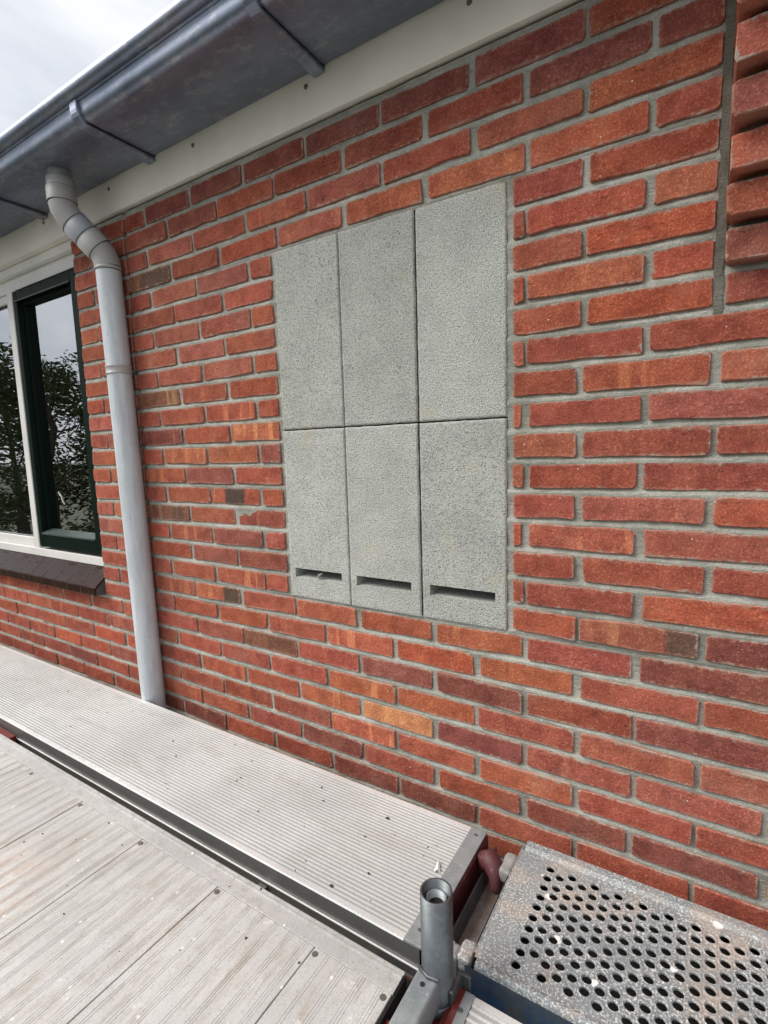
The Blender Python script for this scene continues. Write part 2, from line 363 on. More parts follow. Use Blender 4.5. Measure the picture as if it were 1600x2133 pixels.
# ------------------------------------------------------------------ mesh helpers
WL = {}
class MB:
    def __init__(s): s.v = []; s.f = []; s.sm = []
    def add(s, vs_, fs, smooth=False):
        o = len(s.v); s.v += [tuple(p) for p in vs_]
        s.f += [tuple(i + o for i in f) for f in fs]; s.sm += [smooth] * len(fs); return s
    def box(s, x0, x1, y0, y1, z0, z1, b=0.0, seg=2):
        if b <= 0:
            return s.add([(x0, y0, z0), (x1, y0, z0), (x1, y1, z0), (x0, y1, z0), (x0, y0, z1), (x1, y0, z1), (x1, y1, z1), (x0, y1, z1)],
                         [(0, 3, 2, 1), (4, 5, 6, 7), (0, 1, 5, 4), (1, 2, 6, 5), (2, 3, 7, 6), (3, 0, 4, 7)])
        bm = bmesh.new()
        r = bmesh.ops.create_cube(bm, size=1.0)
        for v in bm.verts:
            v.co = Vector(((x0 + x1) / 2 + v.co.x * (x1 - x0), (y0 + y1) / 2 + v.co.y * (y1 - y0), (z0 + z1) / 2 + v.co.z * (z1 - z0)))
        bmesh.ops.bevel(bm, geom=list(bm.edges), offset=b, segments=seg, profile=0.5, affect='EDGES')
        bm.verts.index_update()
        s.add([v.co[:] for v in bm.verts], [tuple(v.index for v in f.verts) for f in bm.faces]); bm.free(); return s
    def prism(s, prof, axis, a, b, closed=True, caps=True, smooth=False):
        """profile of (u,v) swept along axis from a to b; axis x: u=y v=z, axis y: u=x v=z, axis z: u=x v=y"""
        n = len(prof)
        def P(u, v, w): return {'x': (w, u, v), 'y': (u, w, v), 'z': (u, v, w)}[axis]
        vv = [P(u, v, a) for u, v in prof] + [P(u, v, b) for u, v in prof]
        ff = [(i, (i + 1) % n, n + (i + 1) % n, n + i) for i in range(n if closed else n - 1)]
        if closed and caps: ff += [tuple(range(n))[::-1], tuple(range(n, 2 * n))]
        return s.add(vv, ff, smooth)
    def tube(s, pts, rad, seg=20, caps=True, smooth=True):
        pts = [Vector(p) for p in pts]
        rads = rad if isinstance(rad, (list, tuple)) else [rad] * len(pts)
        up = None; vv = []; ff = []
        for i, p in enumerate(pts):
            d = (pts[min(i + 1, len(pts) - 1)] - pts[max(i - 1, 0)]).normalized()
            if up is None:
                up = Vector((1, 0, 0)) if abs(d.x) < 0.9 else Vector((0, 1, 0))
            u = (up - d * up.dot(d)).normalized(); w = d.cross(u); up = u
            for k in range(seg):
                a = 2 * math.pi * k / seg
                vv.append(p + (u * math.cos(a) + w * math.sin(a)) * rads[i])
        for i in range(len(pts) - 1):
            for k in range(seg):
                ff.append((i * seg + k, i * seg + (k + 1) % seg, (i + 1) * seg + (k + 1) % seg, (i + 1) * seg + k))
        s.add(vv, ff, smooth)
        if caps:
            o = len(vv)
            s.add(vv[:seg], [tuple(range(seg))[::-1]]); s.add(vv[o - seg:], [tuple(range(seg))])
        return s
    def ring(s, c, r0, r1, z0, z1, seg=32):
        """vertical hollow tube"""
        vv = []; ff = []
        for r, z in ((r1, z0), (r1, z1), (r0, z1), (r0, z0)):
            for k in range(seg):
                a = 2 * math.pi * k / seg; vv.append((c[0] + r * math.cos(a), c[1] + r * math.sin(a), z))
        for j in range(3):
            for k in range(seg):
                ff.append((j * seg + k, j * seg + (k + 1) % seg, (j + 1) * seg + (k + 1) % seg, (j + 1) * seg + k))
        return s.add(vv, ff, True)

CAM_SHRINK = None      # when set, scaffold points are scaled down evenly about the camera position
def shrink_to_cam(p): return (0.966 * p[0] + 0.0334, 0.966 * p[1] - 0.0364, 0.966 * p[2] - 0.0191)
def obj(name, mb, mat, parent=None, smooth=None, angle=None):
    if CAM_SHRINK: mb.v = [shrink_to_cam(p) for p in mb.v]
    n = len(mb.v)
    lo = [min(p[i] for p in mb.v) for i in range(3)]; hi = [max(p[i] for p in mb.v) for i in range(3)]
    c = Vector([(lo[i] + hi[i]) / 2 for i in range(3)])
    me = bpy.data.meshes.new(name)
    me.from_pydata([(p[0] - c.x, p[1] - c.y, p[2] - c.z) for p in mb.v], [], mb.f)
    me.materials.append(mat)
    bm = bmesh.new(); bm.from_mesh(me)
    if len(bm.faces) < 40000: bmesh.ops.recalc_face_normals(bm, faces=bm.faces)
    bm.to_mesh(me); bm.free()
    sm = mb.sm if smooth is None else [smooth] * len(mb.f)
    if any(sm) and len(me.polygons) == len(sm): me.polygons.foreach_set('use_smooth', sm)
    me.update()
    o = bpy.data.objects.new(name, me); COL.objects.link(o)
    if parent is not None:
        o.parent = parent; o.location = c - WL[parent]
    else: o.location = c
    WL[o] = c
    if angle:
        md = o.modifiers.new('ws', 'EDGE_SPLIT'); md.split_angle = math.radians(angle)
    return o
def thing(name, loc, label, cat, group=None, parent=None):
    o = bpy.data.objects.new(name, None); COL.objects.link(o); o.empty_display_size = 0.05
    L = Vector(shrink_to_cam(loc) if CAM_SHRINK else loc); WL[o] = L
    o.location = L if parent is None else L - WL[parent]
    if parent is not None: o.parent = parent
    if label: tag(o, label, cat, group)
    return o
def tag(o, label=None, cat=None, group=None, kind=None):
    if label: o['label'] = label
    if cat: o['category'] = cat
    if group: o['group'] = group
    if kind: o['kind'] = kind
    return o
def nz(x, y, z, s): return noise.noise(Vector((x * s, y * s, z * s)))

GROUND_Z = -4.3
# ------------------------------------------------------------------ ground
g = MB()
N_ = 40
for i in range(N_ + 1):
    for j in range(N_ + 1):
        x = -400 + 800 * i / N_; y = -400 + 800 * j / N_
        g.v.append((x, y, GROUND_Z + (0 if abs(x) + abs(y) < 40 else 0.6 * nz(x, y, 0, 0.02))))
g.f = [(i * (N_ + 1) + j, (i + 1) * (N_ + 1) + j, (i + 1) * (N_ + 1) + j + 1, i * (N_ + 1) + j + 1) for i in range(N_) for j in range(N_)]
g.sm = [False] * len(g.f)
tag(obj('ground', g, M['ground']), kind='structure')
pv = MB().box(-6, 6, -3.2, 0, GROUND_Z - 0.1, GROUND_Z + 0.03, 0.01)
tag(obj('terrace_paving', pv, M['paving']), kind='structure')

# ------------------------------------------------------------------ house
house = thing('brick_house', (0, 0, GROUND_Z), 'red brick house wall with grey mortar, cream eaves board and green casement window', 'house')
PITCH, MOD = 0.0626, 0.22
WX0, WX1 = -2.95, -0.981           # window opening
WZ0, WZ1 = -1.085, 0.235
BX0, BW, BZ0, BH = -0.0135, 0.2120, -0.0342, 0.4681
BX1 = BX0 + 3 * BW; BZ2 = BZ0 - 2 * BH
DIL = -0.662                        # movement joint behind the downpipe
COR = 0.9935                        # corbelled shoulder starts here

# mortar sheet (rows of struck bed joints)
xs = []
x = -3.3
while x < 1.75: xs.append(x); x += 0.0115
xs += [BX0 - 0.002, BX1 + 0.002, WX0, WX1, DIL - 0.005, DIL + 0.005, COR - 0.017, COR]
xs = sorted(set(round(v, 4) for v in xs))
zr = []
for r in range(-4, 29):
    zc = -r * PITCH
    for dz, yy in ((0.0225, 0.0025), (0.0258, 0.0006), (0.0315, 0.0013), (0.0360, 0.0044), (0.0405, 0.0048)):
        z = zc + dz
        if z < 0.262: zr.append((z, yy))
zr += [(BZ0 + 0.001, 0.004), (BZ2 - 0.001, 0.003)]
zr.sort()
mo = MB()
nx, nzr = len(xs), len(zr)
for z, yy in zr:
    for x in xs:
        d = yy + 0.0012 * nz(x, 0, z, 38) + 0.0010 * nz(x, 3, z, 110)
        if COR - 0.018 < x < COR + 0.001 and z > -0.36: d = 0.004 + 0.001 * nz(x, 0, z, 60)
        if DIL - 0.0051 < x < DIL + 0.0051 and z > -1.1: d += 0.02
        mo.v.append((x, d, z))
for j in range(nzr - 1):
    for i in range(nx - 1):
        xm = (xs[i] + xs[i + 1]) / 2; zm = (zr[j][0] + zr[j + 1][0]) / 2
        if WX0 < xm < WX1 and WZ0 + 0.02 < zm: continue
        if BX0 + 0.004 < xm < BX1 - 0.004 and BZ2 + 0.004 < zm < BZ0 - 0.004: continue
        mo.f.append((j * nx + i, j * nx + i + 1, (j + 1) * nx + i + 1, (j + 1) * nx + i)); mo.sm.append(True)
wall = obj('wall', mo, M['mortar'], house)

# ---- bricks
BRICKS = []      # x0,x1,zc,y,row,flags
def col_pick(kind=None):
    pal = {'red': (0.338, 0.085, 0.050), 'deep': (0.295, 0.075, 0.047), 'dark': (0.220, 0.064, 0.046), 'orange': (0.388, 0.110, 0.058),
           'vivid': (0.385, 0.090, 0.048), 'tan': (0.50, 0.180, 0.082), 'brown': (0.215, 0.090, 0.054), 'plum': (0.258, 0.075, 0.054), 'rose': (0.345, 0.098, 0.062)}
    if kind is None:
        kind = random.choices(['red', 'deep', 'dark', 'orange', 'vivid', 'plum', 'rose'], [52, 20, 1, 6, 4, 3, 14])[0]
    c = pal[kind]; s = uni(0.90, 1.10)
    return (c[0] * s * uni(.95, 1.05), c[1] * s * uni(.94, 1.06), c[2] * s * uni(.9, 1.1)), kind
# what stands out in the photograph: (row, left joint index) -> (colour, kiln strength, burnt band)
SPEC = {(20, 1): ('tan', .2, None), (20, 0): ('orange', .9, None), (16, 2): ('orange', .3, None), (17, 2.5): ('orange', .2, None),
        (16, 0): ('orange', .3, None), (17, .5): ('orange', .8, None), (17, 1.5): ('vivid', .3, None), (18, 1): ('plum', .1, None), (18, 2): ('dark', .1, None),
        (20, 2): ('plum', .0, None), (19, 1.5): ('orange', .1, None), (19, .5): ('orange', .8, None), (19, 2.5): ('red', .2, None), (21, .5): ('orange', .8, None), (21, 1.5): ('red', .2, None),
        (22, 1): ('deep', .1, None), (22, 2): ('red', .1, None), (23, .5): ('dark', 0, None), (23, 1.5): ('dark', 0, None),
        (14, 4): ('vivid', .1, None), (16, 4): ('plum', 0, None), (18, 4): ('plum', 0, None), (20, 3): ('rose', .3, None), (19, 3.5): ('rose', .2, None), (18, 3): ('deep', 0, None),
        (11, 4.5): ('vivid', 0, None), (11, 3.5): ('rose', .2, None), (10, 3): ('deep', .1, None), (10, 4): ('deep', .3, None), (12, 3): ('rose', .8, None), (12, 4): ('rose', 0, None),
        (13, 3.5): ('red', 0, None), (13, 4.5): ('deep', 0, None), (15, 3.5): ('rose', .6, (.085, .035, .75)), (15, 4.5): ('dark', .1, None), (17, 3.5): ('rose', .2, None), (17, 4.5): ('red', 0, None),
        (16, 3): ('deep', 0, None), (14, 3): ('deep', .0, None), (5, 3.5): ('vivid', .1, None), (6, 3): ('red', .1, None), (6, 4): ('deep', 0, None), (7, 3.5): ('red', .6, None), (7, 4.5): ('red', 0, None),
        (8, 3): ('deep', .1, None), (8, 4): ('rose', 0, None), (9, 3.5): ('red', 0, None), (9, 4.5): ('deep', .2, None),
        (11, -1.5): ('orange', .6, (.0, .042, .93)), (12, -3): ('brown', .7, (.05, .035, .5)), (16, -2): ('orange', .6, (.068, .036, .9)),
        (0, -3): ('brown', .2, (.03, .07, .6)), (6, -3): ('brown', .9, None), (8, -3): ('dark', .9, None), (8, -1): ('orange', .9, None), (7, -1.5): ('red', .9, None),
        (13, -2.5): ('red', .9, None), (15, -1.5): ('red', .9, None), (18, -1): ('brown', .2, (.05, .05, .25)), (9, -2.5): ('orange', .4, None), (17, -1.5): ('vivid', .1, None),
        (10, 0): ('rose', .3, None), (14, -2): ('plum', .1, None), (14, -1): ('plum', .1, None), (13, -1.5): ('plum', .1, None), (10, -2): ('plum', .1, None),
        (-3, 0.5): ('dark', 0, None), (-3, 1.5): ('dark', 0, None), (-3, 2.5): ('plum', 0, None), (-3, -.5): ('dark', 0, None), (-3, -1.5): ('dark', 0, None), (-3, -2.5): ('dark', 0, None), (-2, 1): ('deep', 0, None), (-2, 0): ('deep', 0, None),  # top courses: dark brick with eaves shade put into the colour
        (0, 0): ('rose', .2, None), (0, 1): ('orange', .2, None), (0, 2): ('orange', .2, None)}
def clip_runs(x0, x1, r):
    zc = -r * PITCH
    runs = [(x0, x1)]
    def cut(a, b):
        nonlocal runs
        out = []
        for p, q in runs:
            if q <= a or p >= b: out.append((p, q)); continue
            if p < a: out.append((p, a))
            if q > b: out.append((b, q))
        runs = out
    if 1 <= r <= 15: cut(BX0 - 0.0115, BX1 + 0.0125)
    if r <= 17: cut(WX0, WX1)
    if r <= 5: cut(COR - 0.0135, 9)
    cut(DIL - 0.005, DIL + 0.005)
    return [(p, q) for p, q in runs if q - p > 0.014]
for r in range(-3, 28):
    even = (r % 2 == 0)
    # right of the movement joint
    c = -3 if even else -3.5
    while c < 8:
        ja = c * MOD + uni(-.0035, .0035) + 0.0055; jb = (c + 1) * MOD - 0.0055 + uni(-.0035, .0035)
        for p, q in clip_runs(max(ja, DIL + 0.005), jb, r):
            BRICKS.append((p, q, -r * PITCH, 0.0, r, c))
        c += 1
    # left of it
    c = (-3.95 if even else -3.45)
    c0 = c
    while c > -16:
        jb = (c + 1) * MOD - 0.0055 if c != c0 else DIL - 0.005
        ja = c * MOD + 0.0055
        if not even and r <= 17 and c == c0: ja = WX1
        for p, q in clip_runs(ja + uni(-.003, .003), jb + uni(-.003, .003), r):
            BRICKS.append((p, q, -r * PITCH, 0.0, r, round(c, 2)))
        c -= 1
# corbelled shoulder: every course steps further out
for r in range(-7, 6):
    st = -max(0, 5 - r) * 0.0212
    xx = COR + (0.0 if r % 2 else 0.002)
    if r == 5: xx += 0.006
    first = True
    while xx < 1.7:
        ln = (0.105 if (first and r % 2 == 0) else 0.21)
        BRICKS.append((xx, xx + ln, -r * PITCH, st, r, 90)); xx += ln + 0.011; first = False

ATTRS = {}
def brick_mesh(x0, x1, zc, y, seed, deep=0.05):
    """worn many-sided outline, chamfered edge, sides into the wall"""
    hl = (x1 - x0) / 2; hh = 0.0247 + random.gauss(0, .0007)
    cx = (x0 + x1) / 2
    k = min(0.0065, hl * .4)
    j = lambda s=1.0: random.gauss(0, 0.0011) * s
    c = [uni(.25, 1.2) * k for _ in range(4)]
    tilt = random.gauss(0, .0011)
    m1, m2, m3, m4 = uni(-.6, -.4), uni(-.1, .1), uni(.4, .6), uni(-.15, .15)
    o = [(-hl + c[0], -hh), (m1 * hl, -hh), (m2 * hl, -hh), (m3 * hl, -hh), (hl - c[1], -hh), (hl, -hh + c[1] * .8), (hl, hh - c[2] * .8), (hl - c[2], hh), (-m1 * hl, hh), (m4 * hl, hh), (-m3 * hl, hh), (-hl + c[3], hh), (-hl, hh - c[3] * .8), (-hl, -hh + c[0] * .8)]
    o = [(a + j(.8), b + j() + tilt * a / max(hl, .05)) for a, b in o]
    b = uni(.0012, .0022); yo = y + random.gauss(0, .0011); ty = random.gauss(0, .0009)
    vv = []
    for a, q in o:
        s1 = (abs(a) - b) / max(abs(a), 1e-5); s2 = (abs(q) - b) / max(abs(q), 1e-5)
        vv.append((cx + a * max(.2, s1), yo - b * .8 + ty * a / .1, zc + q * max(.2, s2)))
    for a, q in o: vv.append((cx + a, yo + b * .5 + ty * a / .1, zc + q))
    for a, q in o: vv.append((cx + a, y + deep, zc + q))
    n = 14
    ff = [tuple(range(n))]
    for i in range(n): ff.append((i, n + i, n + (i + 1) % n, (i + 1) % n))
    for i in range(n): ff.append((n + i, 2 * n + i, 2 * n + (i + 1) % n, n + (i + 1) % n))
    loc = [(p[0] - cx, p[2] - zc, hl) for p in vv]
    return vv, ff, loc
def set_attrs(me, per_v):
    """per_v: list of (local, colour, seed, kiln, band)"""
    n = len(me.vertices)
    a = me.attributes.new('blocal', 'FLOAT_VECTOR', 'POINT'); a.data.foreach_set('vector', [q for p in per_v for q in p[0]])
    a = me.attributes.new('bcol', 'FLOAT_COLOR', 'POINT'); a.data.foreach_set('color', [q for p in per_v for q in (*p[1], 1)])
    a = me.attributes.new('bseed', 'FLOAT', 'POINT'); a.data.foreach_set('value', [p[2] for p in per_v])
    a = me.attributes.new('bkiln', 'FLOAT', 'POINT'); a.data.foreach_set('value', [p[3] for p in per_v])
    a = me.attributes.new('bband', 'FLOAT_VECTOR', 'POINT'); a.data.foreach_set('vector', [q for p in per_v for q in p[4]])
def vis_area(b):
    x0, x1, zc, y, r, c = b
    if y == 0 and zc < -1.545: return 0
    if zc > 0.25 and b[5] != 90: return 0
    px = [pix((x, y, z)) for x, z in ((x0, zc - .025), (x1, zc - .025), (x1, zc + .025), (x0, zc + .025))]
    if any(p is None for p in px): return 0
    # clip area by sampling
    inside = 0
    for i in range(6):
        for jz in range(3):
            q = pix((x0 + (x1 - x0) * (i + .5) / 6, y, zc - .02 + .02 * jz))
            if q and 0 <= q[0] <= 1600 and 0 <= q[1] <= 2133: inside += 1
    ar = 0
    for i in range(4):
        ar += px[i][0] * px[(i + 1) % 4][1] - px[(i + 1) % 4][0] * px[i][1]
    return abs(ar) / 2 * inside / 18
order = sorted(range(len(BRICKS)), key=lambda i: -vis_area(BRICKS[i]))
chosen = set(i for i in order[:300] if vis_area(BRICKS[i]) > 0)
field = MB(); fattr = []
for i, b in enumerate(BRICKS):
    x0, x1, zc, y, r, c = b
    sp = SPEC.get((r, c))
    kind = sp[0] if sp else None
    if kind is None and r <= -2: kind = random.choice(['dark', 'deep', 'red', 'plum'])  # top courses picked darker, eaves shade is part of this colour
    if kind is None and c == 90: kind = random.choice(['rose', 'deep', 'red', 'brown' if r < 0 else 'plum'])
    if kind is None and r >= 22: kind = random.choice(['deep', 'dark', 'red', 'red'])
    colr, kk = col_pick(kind)
    kiln = sp[1] if sp else random.choice([0, 0, .1, .25, .5]) * (1.0 if c < 0.5 else .4)
    band = sp[2] if sp and sp[2] else (0, 0.02, 0.0)
    sd = rnd() * 7
    vv, ff, loc = brick_mesh(x0, x1, zc, y, sd, 0.05 if c != 90 else 0.16)
    at = [(l, colr, sd, kiln, band) for l in loc]
    if i in chosen:
        mb = MB().add(vv, ff)
        lo = obj('brick', mb, M['brick'], wall)
        set_attrs(lo.data, at)
    else:
        field.add(vv, ff); fattr += at
fo = obj('brick_field', field, M['brick'], wall); set_attrs(fo.data, fattr); tag(fo, kind='stuff')
# raked mortar between the corbelled courses
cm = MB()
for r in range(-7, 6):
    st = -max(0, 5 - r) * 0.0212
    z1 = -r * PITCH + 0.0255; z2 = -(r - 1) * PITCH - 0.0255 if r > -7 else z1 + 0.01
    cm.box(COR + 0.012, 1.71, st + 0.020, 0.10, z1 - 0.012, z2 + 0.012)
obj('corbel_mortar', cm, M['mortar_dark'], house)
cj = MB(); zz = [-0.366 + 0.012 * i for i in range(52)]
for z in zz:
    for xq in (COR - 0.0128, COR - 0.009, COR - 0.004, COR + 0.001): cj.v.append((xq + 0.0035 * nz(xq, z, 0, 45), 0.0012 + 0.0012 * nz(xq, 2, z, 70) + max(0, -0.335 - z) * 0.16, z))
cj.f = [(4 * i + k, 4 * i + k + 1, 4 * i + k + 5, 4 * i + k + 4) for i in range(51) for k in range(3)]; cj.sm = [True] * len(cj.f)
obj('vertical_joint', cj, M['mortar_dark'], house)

lower = MB().box(-6, 6, 0.006, 0.3, GROUND_Z, -28.6 * PITCH)
lower.box(-6, -3.3, 0.006, 0.3, -28.6 * PITCH, 0.3); lower.box(1.75, 6, 0.006, 0.3, -28.6 * PITCH, 0.3)
obj('lower_wall', lower, M['far'], house)
bk = MB().box(-3.3, WX0 - 0.001, 0.05, 0.3, -28.6 * PITCH, 0.3).box(WX1 + 0.001, BX0 - 0.03, 0.05, 0.3, -28.6 * PITCH, 0.3).box(BX1 + 0.03, 1.75, 0.05, 0.3, -28.6 * PITCH, 0.3)
bk.box(BX0 - 0.03, BX1 + 0.03, 0.16, 0.3, -28.6 * PITCH, 0.3).box(WX0 - 0.001, WX1 + 0.001, 0.05, 0.3, -28.6 * PITCH, -1.09)
obj('inner_leaf', bk, M['black'], house)

# eaves board, screws
fa = MB().box(-6, 0.985, -0.008, 0.05, 0.235, 0.52, 0.0015)
fascia = obj('eaves_board', fa, M['fascia'], house)
for sx in (0.549, 0.128, -0.290, -0.713, -1.141, -1.56):
    s = MB().tube([(sx, -0.0075, 0.311), (sx, -0.0105, 0.311)], [0.0065, 0.0052], 14)
    s.tube([(sx, -0.0104, 0.311), (sx, -0.0110, 0.311)], 0.0016, 8)
    obj('screw', s, M['screw'], fascia)
# roof behind the gutter
rf = MB().prism([(-0.03, 0.56), (3.2, 2.6), (3.2, 2.5), (-0.03, 0.47)], 'x', -6, 6)
obj('roof', rf, M['roof'], house)

# ------------------------------------------------------------------ window
FY = 0.04
window = thing('window', (-1.9, FY, -0.98), None, None, parent=house)
wf = MB()
wf.box(WX0, WX1 + 0.05, FY, 0.11, 0.150, 0.30, 0.002)                 # head
wf.box(WX0, WX1 + 0.05, FY - 0.022, FY - 0.0005, 0.200, 0.234, 0.003)   # head moulding
wf.box(WX0, WX1 + 0.05, FY - 0.008, 0.11, -0.992, -0.956, 0.003)         # sill rail
wf.box(-1.601, -1.5545, FY - 0.004, 0.11, -0.9565, 0.151, 0.004)       # mullion
wf.box(WX0, WX0 + 0.06, FY - 0.004, 0.11, -0.9565, 0.151, 0.004)
obj('frame', wf, M['white'], window)
bd = MB()
bd.box(WX0 + 0.06, -1.608, FY + 0.008, 0.06, -0.956, -0.914, 0.004)
bd.box(-1.622, -1.601, FY + 0.006, 0.06, -0.914, 0.149, 0.004)
bd.box(WX0 + 0.06, -1.622, FY + 0.006, 0.06, 0.115, 0.149, 0.004)
obj('glazing_bead', bd, M['white'], window)
sa = MB()                                                              # dark green casement
sa.box(-1.529, -1.497, FY - 0.012, 0.085, -0.944, 0.1388, 0.003)
sa.box(-1.072, -0.960, FY - 0.012, 0.085, -0.944, 0.1388, 0.003)
sa.box(-1.497, -1.072, FY - 0.0115, 0.085, 0.099, 0.1383, 0.003)
sa.box(-1.497, -1.072, FY - 0.0115, 0.085, -0.9435, -0.884, 0.003)
casement = obj('casement', sa, M['green'], window)
cb = MB()
cb.box(-1.4969, -1.4885, FY + 0.012, 0.085, -0.884, 0.099, 0.002)
cb.box(-1.4885, -1.072, FY + 0.006, 0.085, 0.086, 0.0989, 0.003)
obj('casement_bead', cb, M['green'], window)
st_ = MB().prism([(FY - 0.015, -0.889), (FY - 0.015, -0.883), (FY + 0.024, -0.867), (FY + 0.024, -0.889)], 'x', -1.4965, -1.0725)
obj('sill_bead', st_, M['bead'], window)
obj('weather_strip', MB().box(-1.522, -1.075, FY - 0.0165, FY - 0.0118, 0.097, 0.1015, 0.001), M['bead'], window)
for gx0, gx1, gz0, gz1 in ((-1.489, -1.071, -0.874, 0.088), (WX0 + 0.06, -1.600, -0.915, 0.116)):
    gp = MB().add([(gx0, FY + 0.025, gz0), (gx1, FY + 0.025, gz0), (gx1, FY + 0.025, gz1), (gx0, FY + 0.025, gz1)], [(0, 1, 2, 3)])
    gp.add([(gx0, FY + 0.039, gz0), (gx1, FY + 0.039, gz0), (gx1, FY + 0.039, gz1), (gx0, FY + 0.039, gz1)], [(0, 1, 2, 3)])
    obj('pane', gp, M['glass'], window)
sc_ = MB().tube([(-1.393, FY + 0.0235, -0.703), (-1.385, FY + 0.0235, -0.715), (-1.374, FY + 0.0235, -0.722), (-1.366, FY + 0.0235, -0.742), (-1.352, FY + 0.0235, -0.756)], [.0012, .0022, .0018, .0022, .001], 6)
obj('paint_scrape', sc_, M['flake'], window)
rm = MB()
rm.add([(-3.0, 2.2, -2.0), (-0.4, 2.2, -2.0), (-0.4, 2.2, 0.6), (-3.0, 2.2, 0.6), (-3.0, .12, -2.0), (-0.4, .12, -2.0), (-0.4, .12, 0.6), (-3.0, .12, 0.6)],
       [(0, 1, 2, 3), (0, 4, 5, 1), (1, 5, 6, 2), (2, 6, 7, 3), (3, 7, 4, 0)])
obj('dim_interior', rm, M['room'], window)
cu = MB()
pr = [(-1.62 - 0.012 * k, 0.20 + 0.018 * math.sin(k * 1.25)) for k in range(30)]
cu.prism(pr, 'z', -0.99, 0.3, closed=False, smooth=True)
obj('curtain', cu, M['curtain'], window)

# window sill of glazed tiles
sill = obj('window_sill', MB().prism([(0.07, -0.993), (0.07, -1.10), (-0.038, -1.088), (-0.0392, -1.086), (-0.0392, -1.0615), (-0.037, -1.0600), (0.031, -0.9952)], 'x', WX0 + 0.003, -0.9905), M['grout'], house)
tx = -0.9865
while tx > WX0 + 0.02:
    a, b = max(tx - 0.1000, WX0 + 0.004), tx
    e = random.gauss(0, .00025)
    prof = [(0.032, -0.992 + e), (-0.036, -1.0565 + e), (-0.0395, -1.0585 + e), (-0.0405, -1.063 + e), (-0.0405, -1.088), (-0.035, -1.088), (-0.035, -1.066), (0.030, -1.002)]
    t_ = obj('tile', MB().prism(prof, 'x', a, b), M['tile'], sill)
    md = t_.modifiers.new('bevel', 'BEVEL'); md.width = 0.0016; md.segments = 2
    tx -= 0.1032

# ------------------------------------------------------------------ concrete nesting blocks
def block(col, row):
    x0 = BX0 + col * BW + 0.0012; x1 = BX0 + (col + 1) * BW - 0.0012
    z1 = BZ0 - row * BH - 0.0015 * row; z0 = BZ0 - (row + 1) * BH + (0.0015 if row == 0 else 0)
    slot = None
    if row == 1:
        sx0 = (0.009, 0.2205, 0.4325)[col]; slot = (sx0, sx0 + 0.1625, -0.9115, -0.8855)
    us = [x0 + (x1 - x0) * i / 26 for i in range(27)]; vs2 = [z0 + (z1 - z0) * i / 54 for i in range(55)]
    us = us[:1] + [x0 + .002, x0 + .005] + us[1:-1] + [x1 - .005, x1 - .002] + us[-1:]
    vs2 = vs2[:1] + [z0 + .002, z0 + .005] + vs2[1:-1] + [z1 - .005, z1 - .002] + vs2[-1:]
    if slot:
        for s_, L in ((slot[0], us), (slot[1], us), (slot[2], vs2), (slot[3], vs2)):
            k = min(range(1, len(L) - 1), key=lambda i: abs(L[i] - s_)); L[k] = s_
    mb = MB(); nu, nv = len(us), len(vs2)
    yb = (-0.0012, -0.0025, 0.0)[col] - 0.001 * row
    for v in vs2:
        for u in us:
            e = min(u - x0, x1 - u, v - z0, z1 - v)
            rr = 0.0045
            y = yb + (0 if e > rr else (rr - math.sqrt(max(0, rr * rr - (rr - e) ** 2))) * .8)
            jx = jz = 0
            if e < 0.0005:
                jx = 0.0011 * nz(u + col, v, row, 60) ; jz = 0.0011 * nz(u, v + 5, row, 60)
                y += 0.0015 * abs(nz(u, v, col + 3, 45))
            mb.v.append((u + jx, y + 0.0006 * nz(u, v, col + 2 * row, 25) + 0.0006 * nz(u, v, 9 + col, 120), v + jz))
    for j in range(nv - 1):
        for i in range(nu - 1):
            um = (us[i] + us[i + 1]) / 2; vm = (vs2[j] + vs2[j + 1]) / 2
            if slot and slot[0] < um < slot[1] and slot[2] < vm < slot[3]: continue
            mb.f.append((j * nu + i, j * nu + i + 1, (j + 1) * nu + i + 1, (j + 1) * nu + i)); mb.sm.append(True)
    yd = 0.14
    mb.add([(x0 + .001, .004, z0 + .001), (x1 - .001, .004, z0 + .001), (x1 - .001, .004, z1 - .001), (x0 + .001, .004, z1 - .001),
            (x0 + .001, yd, z0 + .001), (x1 - .001, yd, z0 + .001), (x1 - .001, yd, z1 - .001), (x0 + .001, yd, z1 - .001)],
           [(0, 1, 5, 4), (1, 2, 6, 5), (2, 3, 7, 6), (3, 0, 4, 7), (4, 5, 6, 7)])
    if slot:
        a, b, c, d = slot; f = yb + 0.0005; k = 0.135
        mb.add([(a, f, c), (b, f, c), (b, f, d), (a, f, d), (a + .004, k, c + .012), (b - .004, k, c + .012), (b - .004, k, d + .02), (a + .004, k, d + .02)],
               [(0, 1, 5, 4), (1, 2, 6, 5), (2, 3, 7, 6), (3, 0, 4, 7), (4, 5, 6, 7)])
    return obj('concrete_block', mb, M['concrete'])
LAB = {(0, 0): 'upper left grey concrete block without slot, beside brick on its left', (1, 0): 'upper middle grey concrete block without slot',
       (2, 0): 'upper right grey concrete block with faint yellowish stain near its lower right corner',
       (0, 1): 'lower left grey concrete nesting block with entrance slot, nearest the downpipe', (1, 1): 'lower middle grey concrete nesting block with entrance slot',
       (2, 1): 'lower right grey concrete nesting block with entrance slot, largest in view'}
for (c_, r_), lb in LAB.items():
    tag(block(c_, r_), lb, 'concrete block', 'concrete blocks set into the brick wall')
tw = MB().tube([(0.085, 0.004, -0.907), (0.095, -0.001, -0.900), (0.099, 0.008, -0.894)], [.003, .0055, .002], 6)
tag(obj('mortar_lump', tw, M['mortar']), 'small grey mortar crumb lying in the left entrance slot', 'mortar crumb')

